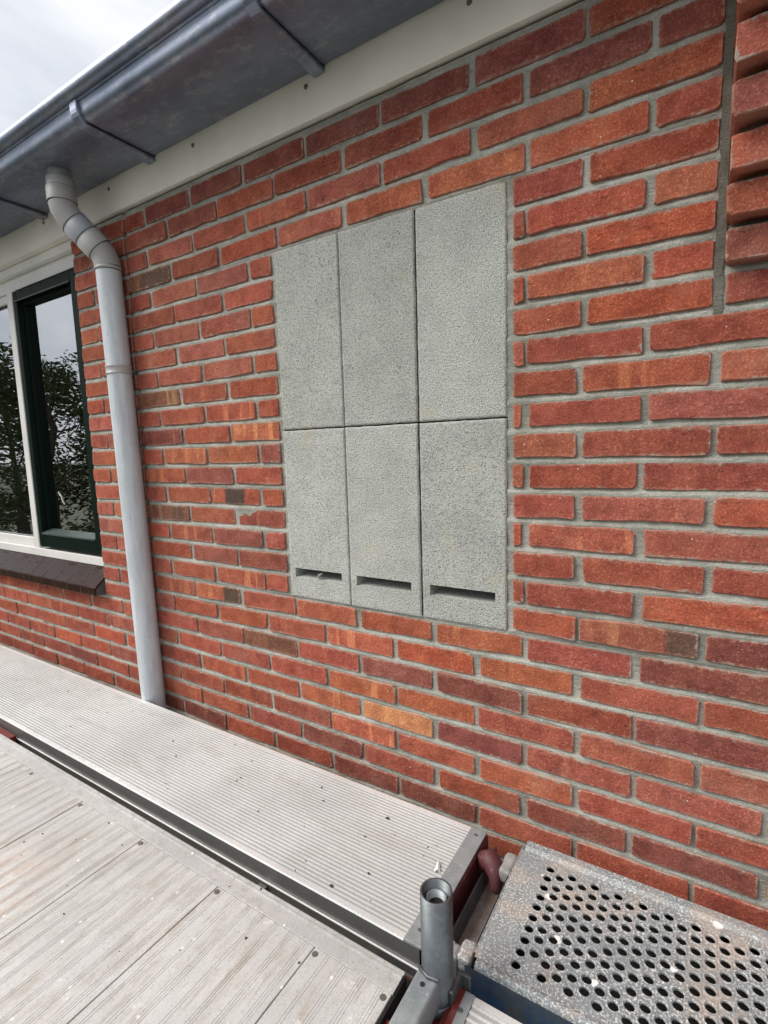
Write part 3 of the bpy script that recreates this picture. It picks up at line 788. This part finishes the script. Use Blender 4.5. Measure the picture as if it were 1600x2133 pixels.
# ------------------------------------------------------------------ gutter
gut = thing('zinc_gutter', (-1.0, -0.12, 0.333), 'dark weathered zinc box gutter with rolled front edge under the eaves', 'gutter')
GB, GF = 0.333, -0.226
prof = [(-0.0105, 0.50), (-0.0105, GB + 0.004), (-0.016, GB)]
prof += [(-0.18, GB)]
for k in range(7):                                       # rounded lower front edge
    a = math.pi / 2 * k / 6
    prof.append((GF + 0.022 - 0.022 * math.sin(a), GB + 0.022 - 0.022 * math.cos(a)))
prof += [(GF - 0.003, GB + 0.046)]
out_ = prof[:]
bead = [(GF - 0.004 + 0.0125 * (-math.sin(2 * math.pi * k / 14)) - 0.008, GB + 0.060 - 0.0125 * math.cos(2 * math.pi * k / 14)) for k in range(12)]
tr = MB()
inn = [(u + 0.0015, v + 0.0015) for u, v in reversed(out_)]
vv = []; GX = [-6 + 0.06 * i for i in range(int(6.99 / 0.06) + 1)] + [0.985]
n_ = len(out_)
for gx in GX:
    for u, v in out_:
        w = 0.0011 * nz(gx, u, v, 3.0) + 0.0006 * nz(gx, u, v, 9)
        vv.append((gx, u + w * .6, v + w))
ff = [(i * n_ + k, i * n_ + k + 1, (i + 1) * n_ + k + 1, (i + 1) * n_ + k) for i in range(len(GX) - 1) for k in range(n_ - 1)]
tr.add(vv, ff, True)
o = obj('trough', tr, M['zinc'], gut); md = o.modifiers.new('solid', 'SOLIDIFY'); md.thickness = 0.0012; md.offset = 1
md = o.modifiers.new('ws', 'EDGE_SPLIT'); md.split_angle = math.radians(50)
rb = MB().tube([(gx, GF - 0.012, GB + 0.064 + 0.0006 * nz(gx, 0, 0, 3)) for gx in GX], 0.0185, 20)
obj('rolled_edge', rb, M['zinc'], gut)
obj('drip_fold', MB().box(-6, 0.985, GF - 0.008, GF + 0.001, GB + 0.040, GB + 0.0485, 0.001), M['zinc'], gut)
for bx in (0.818, 0.171, -0.477, -1.121, -1.77, -2.42):
    pb = [(-0.016, GB - 0.016), (-0.016, GB + 0.06), (-0.009, GB + 0.06), (-0.009, GB - 0.001), (-0.18, GB - 0.001)]
    oo = []
    for k in range(7):
        a = math.pi / 2 * k / 6
        oo.append((GF + 0.022 - 0.0225 * math.sin(a), GB + 0.022 - 0.0225 * math.cos(a)))
    inner = pb[2:] + oo + [(GF - 0.0005, GB + 0.045)]
    T = 0.012
    outer = [(GF - T - 0.0005, GB + 0.045)]
    for k in range(6, -1, -1):
        a = math.pi / 2 * k / 6
        outer.append((GF + 0.022 - (0.022 + T) * math.sin(a), GB + 0.022 - (0.022 + T) * math.cos(a)))
    outer += [(-0.05, GB - T), (-0.034, GB - T - 0.003), (-0.009, GB - T - 0.003)]
    bp = inner + outer
    bo = obj('bracket', MB().prism(bp, 'x', bx - 0.0165, bx + 0.0165), M['zinc'], gut)
    md = bo.modifiers.new('bevel', 'BEVEL'); md.width = 0.003; md.segments = 2; md.limit_method = 'ANGLE'

# ------------------------------------------------------------------ downpipe
dp = thing('downpipe', (-0.62, -0.07, -1.9), 'light grey plastic downpipe with bent offset running from gutter down the brick wall', 'downpipe')
PR = 0.0385
def axis(z): return Vector((-0.677 - 0.027 * (z + 0.8), -0.0425, z))
OUT = Vector((-0.777, -0.128, GB))
A = Vector((OUT.x, OUT.y, 0.215)); B = axis(0.085)
obj('pipe', MB().tube([axis(z) for z in [0.045 - 0.09 * i for i in range(25)]], PR, 36, caps=True), M['pipe'], dp)
d = (B - A).normalized()
def bend(p0, c, p1, n=7):
    return [(1 - t) ** 2 * p0 + 2 * t * (1 - t) * c + t * t * p1 for t in [i / n for i in range(n + 1)]]
obj('outlet', MB().tube([OUT + Vector((0, 0, 0.002)), OUT + Vector((0, 0, -0.028))], PR * 0.93, 36), M['galv_strip'], dp)
obj('collar', MB().tube([OUT + Vector((0, 0, -0.022)), OUT + Vector((0, 0, -0.024)), OUT + Vector((0, 0, -0.050))], [PR * .97, PR * 1.03, PR * 1.03], 36), M['clip'], dp)
obj('socket', MB().tube([OUT + Vector((0, 0, -0.0495)), OUT + Vector((0, 0, -0.051)), OUT + Vector((0, 0, -0.092))], [PR * 1.07, PR * 1.10, PR * 1.10], 36), M['elbow'], dp)
e1 = bend(OUT + Vector((0, 0, -0.0915)), A, A + d * 0.042, 3)
obj('elbow', MB().tube(e1, PR * 1.045, 36), M['elbow'], dp)
obj('offset_pipe', MB().tube([A + d * 0.041, A + d * 0.043, B - d * 0.080], [PR * 1.0, PR * 1.11, PR * 1.11], 36), M['elbow2'], dp)
obj('socket', MB().tube([B - d * 0.0805, B - d * 0.079, B - d * 0.030], [PR * 1.02, PR * 1.13, PR * 1.13], 36), M['elbow'], dp)
e2 = bend(B - d * 0.0305, B, axis(0.052), 3)
obj('elbow', MB().tube(e2, PR * 1.06, 36), M['elbow'], dp)
obj('rim', MB().tube([axis(0.053), axis(0.0515), axis(0.044), axis(0.0425)], [PR * 1.0, PR * 1.06, PR * 1.06, PR * 1.0], 36), M['clip'], dp)
for sp_, sd_, sr in ((OUT + Vector((0, 0, -0.0505)), Vector((0, 0, -1)), 1.09), (OUT + Vector((0, 0, -0.0925)), Vector((0, 0, -1)), 1.085), (A + d * 0.0425, d, 1.125), (B - d * 0.0805, d, 1.145), (B - d * 0.0295, d, 1.10), (axis(0.0425), Vector((0, 0, -1)), 1.045)):
    obj('seam', MB().tube([sp_ - sd_ * 0.0010, sp_ + sd_ * 0.0010], PR * sr, 36), M['seam'], dp)
zc = -0.275
obj('clip', MB().tube([axis(zc + .0135), axis(zc + .0135), axis(zc + .0105), axis(zc + .009), axis(zc - .009), axis(zc - .0105), axis(zc - .0135), axis(zc - .0135)],
    [PR, PR * 1.07, PR * 1.07, PR * 1.035, PR * 1.035, PR * 1.07, PR * 1.07, PR], 36), M['clip'], dp)
obj('clip_pin', MB().tube([axis(zc) + Vector((0.02, 0.03, 0)), axis(zc) + Vector((0.024, 0.06, 0))], 0.006, 10), M['screw'], dp)
ck = [(-0.70, -0.98), (-0.63, -1.02), (-0.57, -1.08)]

# ------------------------------------------------------------------ ribbed aluminium plank along the wall
CAM_SHRINK = True  # scaffold parts below are drawn in toward the camera by uniform scaling
def ribbed_plank(name, x0, x1, y0, y1, zt, label, nrib, xe=0.0, dz=0.065):
    t = thing(name, ((x0 + x1) / 2, (y0 + y1) / 2, zt - dz), label, 'scaffold plank', 'ribbed aluminium planks')
    W = y1 - y0; e = 0.013
    prof = [(y0, zt - dz + .004), (y0, zt - 0.003), (y0 + 0.002, zt), (y0 + e, zt)]
    p = (W - 2 * e) / nrib
    for k in range(nrib):
        a = y0 + e + k * p
        prof += [(a + .0006, zt - 0.0016), (a + p * 0.64, zt - 0.0016), (a + p * 0.70, zt), (a + p * 0.96, zt)]
    prof += [(y1 - e, zt), (y1 - 0.002, zt), (y1, zt - 0.003), (y1, zt - dz + .004)]
    mb = MB(); nseg = 14; vv = []; n = len(prof)
    for i in range(nseg + 1):
        xx = x0 + (x1 - x0) * i / nseg
        for u, v in prof: vv.append((xx, u, v))
    mb.add(vv, [(i * n + k, i * n + k + 1, (i + 1) * n + k + 1, (i + 1) * n + k) for i in range(nseg) for k in range(1, n - 2)])
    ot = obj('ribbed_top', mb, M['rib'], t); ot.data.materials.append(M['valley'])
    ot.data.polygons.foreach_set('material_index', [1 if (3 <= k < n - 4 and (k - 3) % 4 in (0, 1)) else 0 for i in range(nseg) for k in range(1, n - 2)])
    # side webs with a thin projecting lip
    for yy, s in ((y0, 1), (y1, -1)):
        w = MB().box(x0, x1 + xe, min(yy, yy + s * .003) + (0.0004 if s > 0 else -0.0004), max(yy, yy + s * .003), zt - dz, zt - 0.0032)
        obj('side_web', w, M['alu_side'], t)
        lip = MB().box(x0, x1 + xe, min(yy - s * .0035, yy), max(yy - s * .0035, yy), zt - 0.0445, zt - 0.0415, 0.0006)
        obj('lip', lip, M['rib'], t)
    obj('shade_backing', MB().box(x0, x1 + xe, y0 + .004, y1 - .004, zt - dz, zt - dz + .003), M['black'], t)  # black sheet added so the hollow below the plank looks dark
    return t
RZ = -1.437
rp = ribbed_plank('ribbed_plank', -2.35, 0.553, -0.367, -0.046, RZ, 'long ribbed aluminium plank lying against the brick wall', 32, 0.0325)
es = MB().box(0.5535, 0.590, -0.366, -0.047, RZ - 0.004, RZ + 0.001, 0.0006)
obj('end_strip', es, M['galv_strip'], rp)
obj('end_cap', MB().box(0.586, 0.5945, -0.362, -0.05, RZ - 0.082, RZ - 0.0042, 0.001), M['red'], rp)
for yy in (-0.068, -0.225, -0.337):
    obj('rivet', MB().tube([(0.571, yy, RZ + 0.0008), (0.571, yy, RZ + 0.0022)], [0.0045, 0.0034], 12), M['galv'], rp)
# claw (worn red casting) that hangs over the transom
kb = MB()
kb.tube([(0.600, -0.106, RZ - 0.036), (0.610, -0.106, RZ - 0.016), (0.620, -0.109, RZ - 0.010), (0.630, -0.115, RZ - 0.013), (0.639, -0.127, RZ - 0.026), (0.643, -0.134, RZ - 0.040), (0.643, -0.136, RZ - 0.050), (0.642, -0.136, RZ - 0.054)], [.011, .020, .0235, .0215, .0150, .0125, .0105, .005], 18)
obj('claw', kb, M['knob'], rp)
obj('claw', MB().box(0.5945, 0.637, -0.350, -0.318, RZ - 0.05, RZ - 0.002, 0.006).box(0.629, 0.648, -0.349, -0.319, RZ - 0.085, RZ - 0.004, 0.006), M['galv_strip'], rp)

# ------------------------------------------------------------------ U-shaped transom across the scaffold
tz = RZ - 0.036
tr_ = thing('steel_transom', (0.637, -0.4, tz - 0.05), 'galvanised U-channel transom with dirty rusted floor between the two planks', 'scaffold beam')
TY0, TY1 = -0.385, -0.035
obj('channel', MB().box(0.6055, 0.6095, TY0, TY1, tz - 0.052, tz, 0.001).box(0.6615, 0.6655, TY0, TY1, tz - 0.052, tz, 0.001), M['galv'], tr_)
fl = MB()
for a, b, c, d_ in ((0.6095, 0.6615, TY0, -0.300), (0.6095, 0.634, -0.300, -0.245), (0.646, 0.6615, -0.300, -0.245), (0.6095, 0.6615, -0.245, TY1)):
    fl.box(a, b, c, d_, tz - 0.047, tz - 0.0435)
obj('channel_floor', fl, M['galv_rust'], tr_)

# ------------------------------------------------------------------ upright post with the arm that runs to the viewer
PX, PY = 0.641, -0.405
post = thing('scaffold_post', (PX, PY, -1.60), 'short galvanised scaffold post with inner spigot and a flat arm welded to it', 'scaffold post')
obj('post_tube', MB().ring((PX, PY), 0.0225, 0.0262, -1.60, -1.268, 40), M['galv'], post)
obj('spigot', MB().ring((PX, PY), 0.0135, 0.0168, -1.60, -1.279, 36), M['galv_strip'], post)
obj('annular_shade', MB().ring((PX, PY), 0.0169, 0.0224, -1.40, -1.290, 36), M['black'], post)  # black fill painted for the shade between the two tubes
obj('bore_shade', MB().tube([(PX, PY, -1.372), (PX, PY, -1.292)], 0.0134, 24), M['black'], post)  # black plug that makes the spigot look dark inside
az = -1.402
arm = MB().box(PX - 0.0255, PX + 0.0135, -1.75, PY - 0.012, az - 0.052, az, 0.005, 3)
obj('arm', arm, M['galv_strip'], post)
obj('arm_collar', MB().ring((PX, PY), 0.0263, 0.0285, -1.475, -1.452, 40), M['galv'], post)
wl = MB().tube([(PX - 0.0262, PY - 0.010, az - .01), (PX - 0.022, PY - 0.020, az + .002), (PX - 0.004, PY - 0.0275, az + .003), (PX + 0.013, PY - 0.024, az + .002)], 0.0035, 8)
obj('weld', wl, M['galv'], post)
hd = MB().tube([(PX - 0.007, PY - 0.040, az - 0.004), (PX - 0.007, PY - 0.040, az + 0.0006)], 0.0042, 12)
obj('arm_hole_shade', hd, M['black'], post)  # black disc stands in for a shaded hole
obj('wedge_rosette', MB().box(PX + 0.024, PX + 0.032, PY - 0.012, PY + 0.03, -1.49, -1.425, 0.002).box(PX + 0.027, PX + 0.047, PY + 0.024, PY + 0.030, -1.49, -1.425, 0.002), M['galv'], post)

# ------------------------------------------------------------------ perforated steel plank
QX0, QX1, QY0, QY1, QZ = 0.675, 2.45, -0.346, -0.040, RZ
pp = thing('perforated_plank', (1.5, -0.2, QZ - 0.06), 'paint-splashed perforated galvanised steel plank next to the ribbed plank', 'scaffold plank')
pl = MB()
cw, ch = 0.02155, 0.02555
hx0 = 0.741 - cw / 2
def quad(x0, x1, y0, y1, z=QZ):
    if x1 - x0 > 1e-5 and y1 - y0 > 1e-5: pl.add([(x0, y0, z), (x1, y0, z), (x1, y1, z), (x0, y1, z)], [(0, 1, 2, 3)])
SEG = 16
def hole_cell(x0, x1, y0, y1, sunk):
    cx, cy = (x0 + x1) / 2, (y0 + y1) / 2
    if sunk: cy -= 0.0035
    R = 0.0078; Rl = 0.0093
    outer = []; 
    for k in range(SEG):
        a = 2 * math.pi * (k + .5) / SEG; ca, sa_ = math.cos(a), math.sin(a)
        s = min((x1 - cx) / abs(ca) if abs(ca) > 1e-6 else 9, ((y1 - cy) if sa_ > 0 else (cy - y0)) / abs(sa_) if abs(sa_) > 1e-6 else 9)
        outer.append((cx + ca * s, cy + sa_ * s, QZ))
    zl = QZ - (0.0016 if sunk else 0.0010)
    lipr = [(cx + Rl * math.cos(2 * math.pi * (k + .5) / SEG), cy + Rl * math.sin(2 * math.pi * (k + .5) / SEG), QZ + .0007) for k in range(SEG)]
    inn_ = [(cx + R * math.cos(2 * math.pi * (k + .5) / SEG), cy + R * math.sin(2 * math.pi * (k + .5) / SEG), zl) for k in range(SEG)]
    low = [(p[0], p[1], zl - 0.003) for p in inn_]
    ff = []
    for a in range(3):
        for k in range(SEG): ff.append((a * SEG + k, a * SEG + (k + 1) % SEG, (a + 1) * SEG + (k + 1) % SEG, (a + 1) * SEG + k))
    pl.add(outer + lipr + inn_ + low, ff)
    # corners left by the radial fan
    for sx, xx in ((1, x1), (-1, x0)):
        for sy, yy in ((1, y1), (-1, y0)):
            ks = sorted(range(SEG), key=lambda k: (outer[k][0] - xx) ** 2 + (outer[k][1] - yy) ** 2)[:2]
            pl.add([(xx, yy, QZ), outer[ks[0]], outer[ks[1]]], [(0, 1, 2)])
IY0, IY1 = QY0 + 0.014, -0.055
quad(QX0, hx0, IY0, IY1)
ci = 0; xx = hx0
while xx + cw < QX1 - 0.06:
    if ci % 2 == 0: ys = [-0.079 - k * ch for k in range(10)]
    else: ys = [-0.0915 - k * ch for k in range(9)]
    if ci == 1: ys = ys[:8]
    top = ys[0] + ch / 2; quad(xx, xx + cw, top, IY1)
    for k, yc in enumerate(ys):
        hole_cell(xx, xx + cw, yc - ch / 2, yc + ch / 2, ci % 2 == 1 and k % 2 == 1)
    quad(xx, xx + cw, IY0, ys[-1] - ch / 2)
    xx += cw; ci += 1
quad(xx, QX1, IY0, IY1)
plate = obj('plate', pl, M['perf'], pp)
# folded edges
rim_n = [(IY0, QZ), (IY0 - .003, QZ + .0025), (QY0 + .004, QZ + .003), (QY0, QZ - .001), (QY0 - .001, QZ - .008)]
obj('near_edge', MB().prism(rim_n, 'x', QX0 + 0.006, QX1, closed=False, smooth=True), M['perf'], pp)
obj('side', MB().prism([(QY0 - .001, QZ - .008), (QY0 - .0005, QZ - .062), (QY0 + .02, QZ - .064)], 'x', QX0 - 0.012, QX1, closed=False), M['blue'], pp)
rim_w = [(IY1, QZ), (IY1 + .004, QZ + .0035), (IY1 + .006, QZ + .001), (IY1 + .010, QZ + .004), (QY1 + .012, QZ + .004), (QY1 + .014, QZ - .002), (QY1 + .014, QZ - .06)]
obj('far_edge', MB().prism(rim_w, 'x', QX0 + 0.004, QX1, closed=False), M['perf'], pp)
obj('end_flange', MB().prism([(QX0, QZ), (QX0 - .003, QZ + .0015), (QX0 - .0045, QZ - .004), (QX0 - .004, QZ - .05)], 'y', QY0 + .02, QY1 - .01, closed=False), M['perf'], pp)
obj('end_gap_shade', MB().box(0.6675, 0.6742, -0.300, -0.135, QZ - 0.034, QZ - 0.004), M['black'], pp)  # black strip painted as the shaded slit beside the plate
for ya, yb in ((-0.345, -0.303), (-0.132, -0.072)):
    h = MB().box(0.646, 0.672, ya, yb, QZ - 0.030, QZ - 0.001, 0.007, 3).box(0.643, 0.654, ya + .003, yb - .003, QZ - 0.075, QZ - 0.008, 0.004)
    obj('hook', h, M['perf'] if ya < -.2 else M['cast'], pp)
# round holes in the side, black discs painted for their shade
for hx in (1.02, 1.24):
    obj('side_hole_shade', MB().tube([(hx, QY0 - .0016, QZ - .036), (hx, QY0 + .002, QZ - .036)], 0.0125, 20), M['black'], pp)
obj('shade_backing', MB().box(QX0 + .004, QX1, QY0 + .004, QY1, QZ - .034, QZ - .031), M['black'], pp)  # black sheet added close below so the holes read dark

# ------------------------------------------------------------------ near platform of wide boards
DZ = -1.455; DEND = 0.577; DEY = -0.403; DIY = -0.4455
deck = thing('board_platform', (-0.6, -0.9, DZ - 0.08), 'dusty grooved grey board platform in the foreground', 'scaffold platform')
seams = [0.577, 0.413, 0.153, -0.110, -0.372, -0.634, -0.896, -1.158, -1.42, -1.68, -1.94, -2.2]
def board(x0, x1, ends):
    pr = [(x0 + .0011, DZ - .012), (x0 + .0011, DZ - .0008), (x0 + .0018, DZ)]
    k = 0; p = 0.0371; full = x1 - x0
    st0 = x1 - 0.2625 if full < 0.2 else x0
    for q in range(7):
        gc = st0 + 0.019 + q * p
        for g_ in (-.0050, .0000, .0050) if q in (2, 4, 5, 6) else (-.0028, .0028):
            a = gc + g_
            if a - .001 < x0 + .003 or a + .001 > x1 - .003: continue
            pr += [(a - .0009, DZ), (a - .0005, DZ + .0003), (a + .0001, DZ + .0003), (a + .0004, DZ - .0004), (a + .0009, DZ)]
    pr += [(x1 - .0018, DZ), (x1 - .0011, DZ - .0008), (x1 - .0011, DZ - .012)]
    return MB().prism(pr, 'y', -1.62, DIY - 0.0006, closed=True)
for i in range(len(seams) - 1):
    x1_, x0_ = seams[i], seams[i + 1]
    b_ = obj('board', board(x0_, x1_, None), M['deck'], deck)
    b_.rotation_euler = (random.gauss(0, .0006), random.gauss(0, .0012), 0)
    sx = x0_ + 0.012
    for sx in ([x0_ + 0.009] if i else [x0_ + 0.009, 0.566]):
        obj('screw', MB().tube([(sx, -0.4570, DZ + 0.0003), (sx, -0.4570, DZ + 0.0014)], [0.0060, 0.0052], 14).tube([(sx, -0.4570, DZ + 0.0014), (sx, -0.4570, DZ + 0.0016)], .0022, 8), M['screw'], deck)
ep = [(DIY + .0006, DZ - .05), (DIY + .0006, DZ - .0005), (DIY + .0012, DZ + .0002), (DEY - .012, DZ + .0004), (DEY - .0115, DZ + .0026), (DEY - .0095, DZ + .0026), (DEY - .009, DZ - .0005), (DEY - .0025, DZ - .0008), (DEY - .002, DZ + .001), (DEY, DZ + .0008), (DEY, DZ - .05)]
obj('edge_profile', MB().prism(ep, 'x', -2.2, DEND), M['deckedge'], deck)
obj('side_beam', MB().box(-2.2, DEND - .002, DEY - .03, DEY - .001, DZ - .10, DZ - .0505), M['alu_side'], deck)
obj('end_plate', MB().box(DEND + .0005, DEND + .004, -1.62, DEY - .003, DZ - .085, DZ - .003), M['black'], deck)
obj('end_hook', MB().box(DEND + .004, DEND + .022, -0.500, -0.470, DZ - .075, DZ - .012, .004), M['redbright'], deck)
obj('end_guide', MB().box(DEND + .010, DEND + .014, DEY + .004, DEY + .012, DZ - .12, DZ - .015, .001).box(DEND + .020, DEND + .024, DEY + .004, DEY + .012, DZ - .12, DZ - .015, .001), M['galv'], deck)
obj('shade_block', MB().box(0.49, 0.60, -0.401, -0.373, RZ - 0.24, RZ - 0.068), M['black'], deck)  # black block added to hide lit brick and keep this gap dark
obj('spacer_bracket', MB().box(0.192, 0.214, DEY, -0.3675, RZ - 0.075, RZ - 0.0525, 0.001), M['alu_side'], deck)
obj('red_lug', MB().box(-1.12, -0.925, DEY + .001, -0.371, RZ - 0.075, RZ - 0.030, 0.003), M['redbright'], deck)

# ------------------------------------------------------------------ second ribbed plank beyond the post
rp2 = ribbed_plank('ribbed_plank', 0.6985, 2.45, -0.705, -0.3835, -1.447, 'ribbed aluminium plank at the bottom right beyond the post', 26)
z2 = -1.447
obj('end_strip', MB().box(0.672, 0.698, -0.704, -0.3845, z2 - 0.005, z2 + 0.001, 0.0006), M['galv_strip'], rp2)
obj('end_cap', MB().box(0.6625, 0.6715, -0.70, -0.388, z2 - 0.08, z2 - 0.0055, 0.001), M['redbright'], rp2)
obj('paint_patch', MB().box(0.6722, 0.682, -0.50, -0.3850, z2 + 0.0011, z2 + 0.0014), M['redbright'], rp2)
obj('claw', MB().box(0.622, 0.6625, -0.62, -0.43, z2 - 0.06, z2 - 0.022, 0.004), M['redbright'], rp2)
obj('rivet', MB().tube([(0.686, -0.417, z2 + 0.001), (0.686, -0.417, z2 + 0.0026)], [0.0046, 0.0034], 12), M['galv'], rp2)

# ------------------------------------------------------------------ small litter
cr = MB()
for k in range(150):
    if k < 95: x, y, z = uni(-1.8, 0.54), uni(-0.35, -0.06), RZ
    else: x, y, z = uni(-1.3, 0.56), uni(-1.1, -0.42), DZ
    r = abs(random.gauss(0, .0011)) + .0007
    if k % 17 == 0: r *= 2.0
    pts = [(x + r * uni(.5, 1.6) * math.cos(a) , y + r * uni(.5, 1.3) * math.sin(a), z) for a in [i * 1.2566 for i in range(5)]]
    cr.add([(p[0], p[1], p[2] + .0002) for p in pts] + [(x, y, z + r * .8)], [(i, (i + 1) % 5, 5) for i in range(5)])
tag(obj('mortar_crumbs', cr, M['crumb']), 'dark specks of mortar grit scattered over the planks', 'grit', kind='stuff')
fk = MB().add([(0.531, -0.176, RZ + .006), (0.537, -0.182, RZ + .002), (0.549, -0.205, RZ + .0015), (0.541, -0.203, RZ + .006), (0.534, -0.207, RZ + .001)], [(0, 1, 2, 3), (0, 3, 4)])
tag(obj('paint_flake', fk, M['flake']), 'curled white paint flake lying on the ribbed plank near the post', 'flake')

CAM_SHRINK = None
# ------------------------------------------------------------------ lower level added to darken the gaps; guard rail mirrored in the panes
rail = thing('guard_rail', (-1.6, -1.72, DZ), 'scaffold guard rail with red-brown tubes mirrored in the window', 'guard rail')
for z in (-0.92, -0.99): obj('rail', MB().tube([(-4.2, -1.70, z), (-0.4, -1.70, z)], 0.021, 14), M['rail'], rail)
for px_ in (-3.1, -2.55):
    obj('upright', MB().tube([(px_, -1.72, -3.9), (px_, -1.72, -0.45)], 0.024, 14), M['galv'], rail)
for z in (-1.15, -0.80, -0.52): obj('rung', MB().tube([(-3.1, -1.72, z), (-2.55, -1.72, z)], 0.018, 12), M['galv'], rail)
low = thing('added_lower_platform', (0, -0.7, -3.6), 'unseen lower scaffold platform added to keep the gaps dark', 'scaffold platform')  # added out of sight so little light shows through the gaps
obj('added_lower_boards', MB().box(-3, 3, -1.4, -0.06, -3.42, -3.36, .004), M['galv_rust'], low)

# ------------------------------------------------------------------ garden trees that the window panes mirror
def tree(x, y, h, rx, n, leafmat, label, sd, low=0.25):
    random.seed(sd)
    t = thing('garden_tree', (x, y, GROUND_Z), label, 'tree', 'garden trees mirrored in the window')
    tk = MB(); top = Vector((x + uni(-.2, .2), y + uni(-.2, .2), GROUND_Z + h * .92))
    base = Vector((x, y, GROUND_Z - .1))
    P = [base.lerp(top, i / 8) + Vector((uni(-.06, .06), uni(-.06, .06), 0)) * i / 3 for i in range(9)]
    tk.tube(P, [0.16 * (1 - i / 9) + .015 for i in range(9)], 10)
    centres = []
    for k in range(34):
        f = low + (0.95 - low) * rnd(); o = base.lerp(top, f)
        a = uni(0, 6.283); ln = rx * (1.15 - 0.75 * f) * uni(.5, 1.1)
        e = o + Vector((math.cos(a) * ln, math.sin(a) * ln, uni(.15, .6) * ln + .2))
        m_ = o.lerp(e, .5) + Vector((0, 0, -.08))
        tk.tube([o, m_, e], [.022, .013, .005], 6)
        for q in range(4):
            centres.append((m_.lerp(e, uni(.2, 1.1)) + Vector((uni(-.25, .25), uni(-.25, .25), uni(-.2, .25))), uni(.22, .48)))
    obj('trunk', tk, M['bark'], t)
    lf = MB(); per = n // len(centres)
    for c, r in centres:
        for q in range(per):
            d = Vector((random.gauss(0, 1), random.gauss(0, 1), random.gauss(0, .8)))
            p = c + d.normalized() * r * rnd() ** .5
            s = uni(.03, .06)
            u = Vector((random.gauss(0, 1), random.gauss(0, 1), random.gauss(0, .6))).normalized(); w = u.orthogonal().normalized()
            lf.v += [tuple(p - u * s), tuple(p + w * s * .5), tuple(p + u * s), tuple(p - w * s * .5)]
            b = len(lf.v) - 4; lf.f.append((b, b + 1, b + 2, b + 3)); lf.sm.append(False)
    obj('crown', lf, leafmat, t)
tree(-9.2, -3.6, 6.3, 1.9, 12500, M['leaf1'], 'slender leafy tree mirrored at the left of the casement pane', 11)
tree(-8.0, -4.9, 5.9, 1.9, 12500, M['leaf2'], 'leafy tree mirrored in the middle of the casement pane', 12)
tree(-12.5, -4.4, 6.7, 2.3, 12500, M['leaf1'], 'bushy tree mirrored in the white-framed pane', 13)
tree(-7.6, -6.8, 6.2, 2.2, 12500, M['leaf1'], 'leafy tree mirrored at the right edge of the casement pane', 14)
tree(-13.5, -8.6, 6.9, 2.6, 12500, M['leaf2'], 'tall distant tree mirrored low between the nearer trees', 15)
hedge = MB(); random.seed(21)
for k in range(22000):
    x = uni(-22, -4); y = -0.40 * (-x) - 5.4 + uni(-.8, .8); z = GROUND_Z + uni(0, 3.75) - 0.5 * abs(nz(x, y, 0, .9))
    s = uni(.05, .1); u = Vector((random.gauss(0, 1), random.gauss(0, 1), random.gauss(0, .6))).normalized(); w = u.orthogonal().normalized(); p = Vector((x, y, z))
    hedge.v += [tuple(p - u * s), tuple(p + w * s * .6), tuple(p + u * s), tuple(p - w * s * .6)]
    b = len(hedge.v) - 4; hedge.f.append((b, b + 1, b + 2, b + 3)); hedge.sm.append(False)
tag(obj('hedge', hedge, M['leaf1']), 'dark garden hedge below the mirrored trees', 'hedge', kind='stuff')
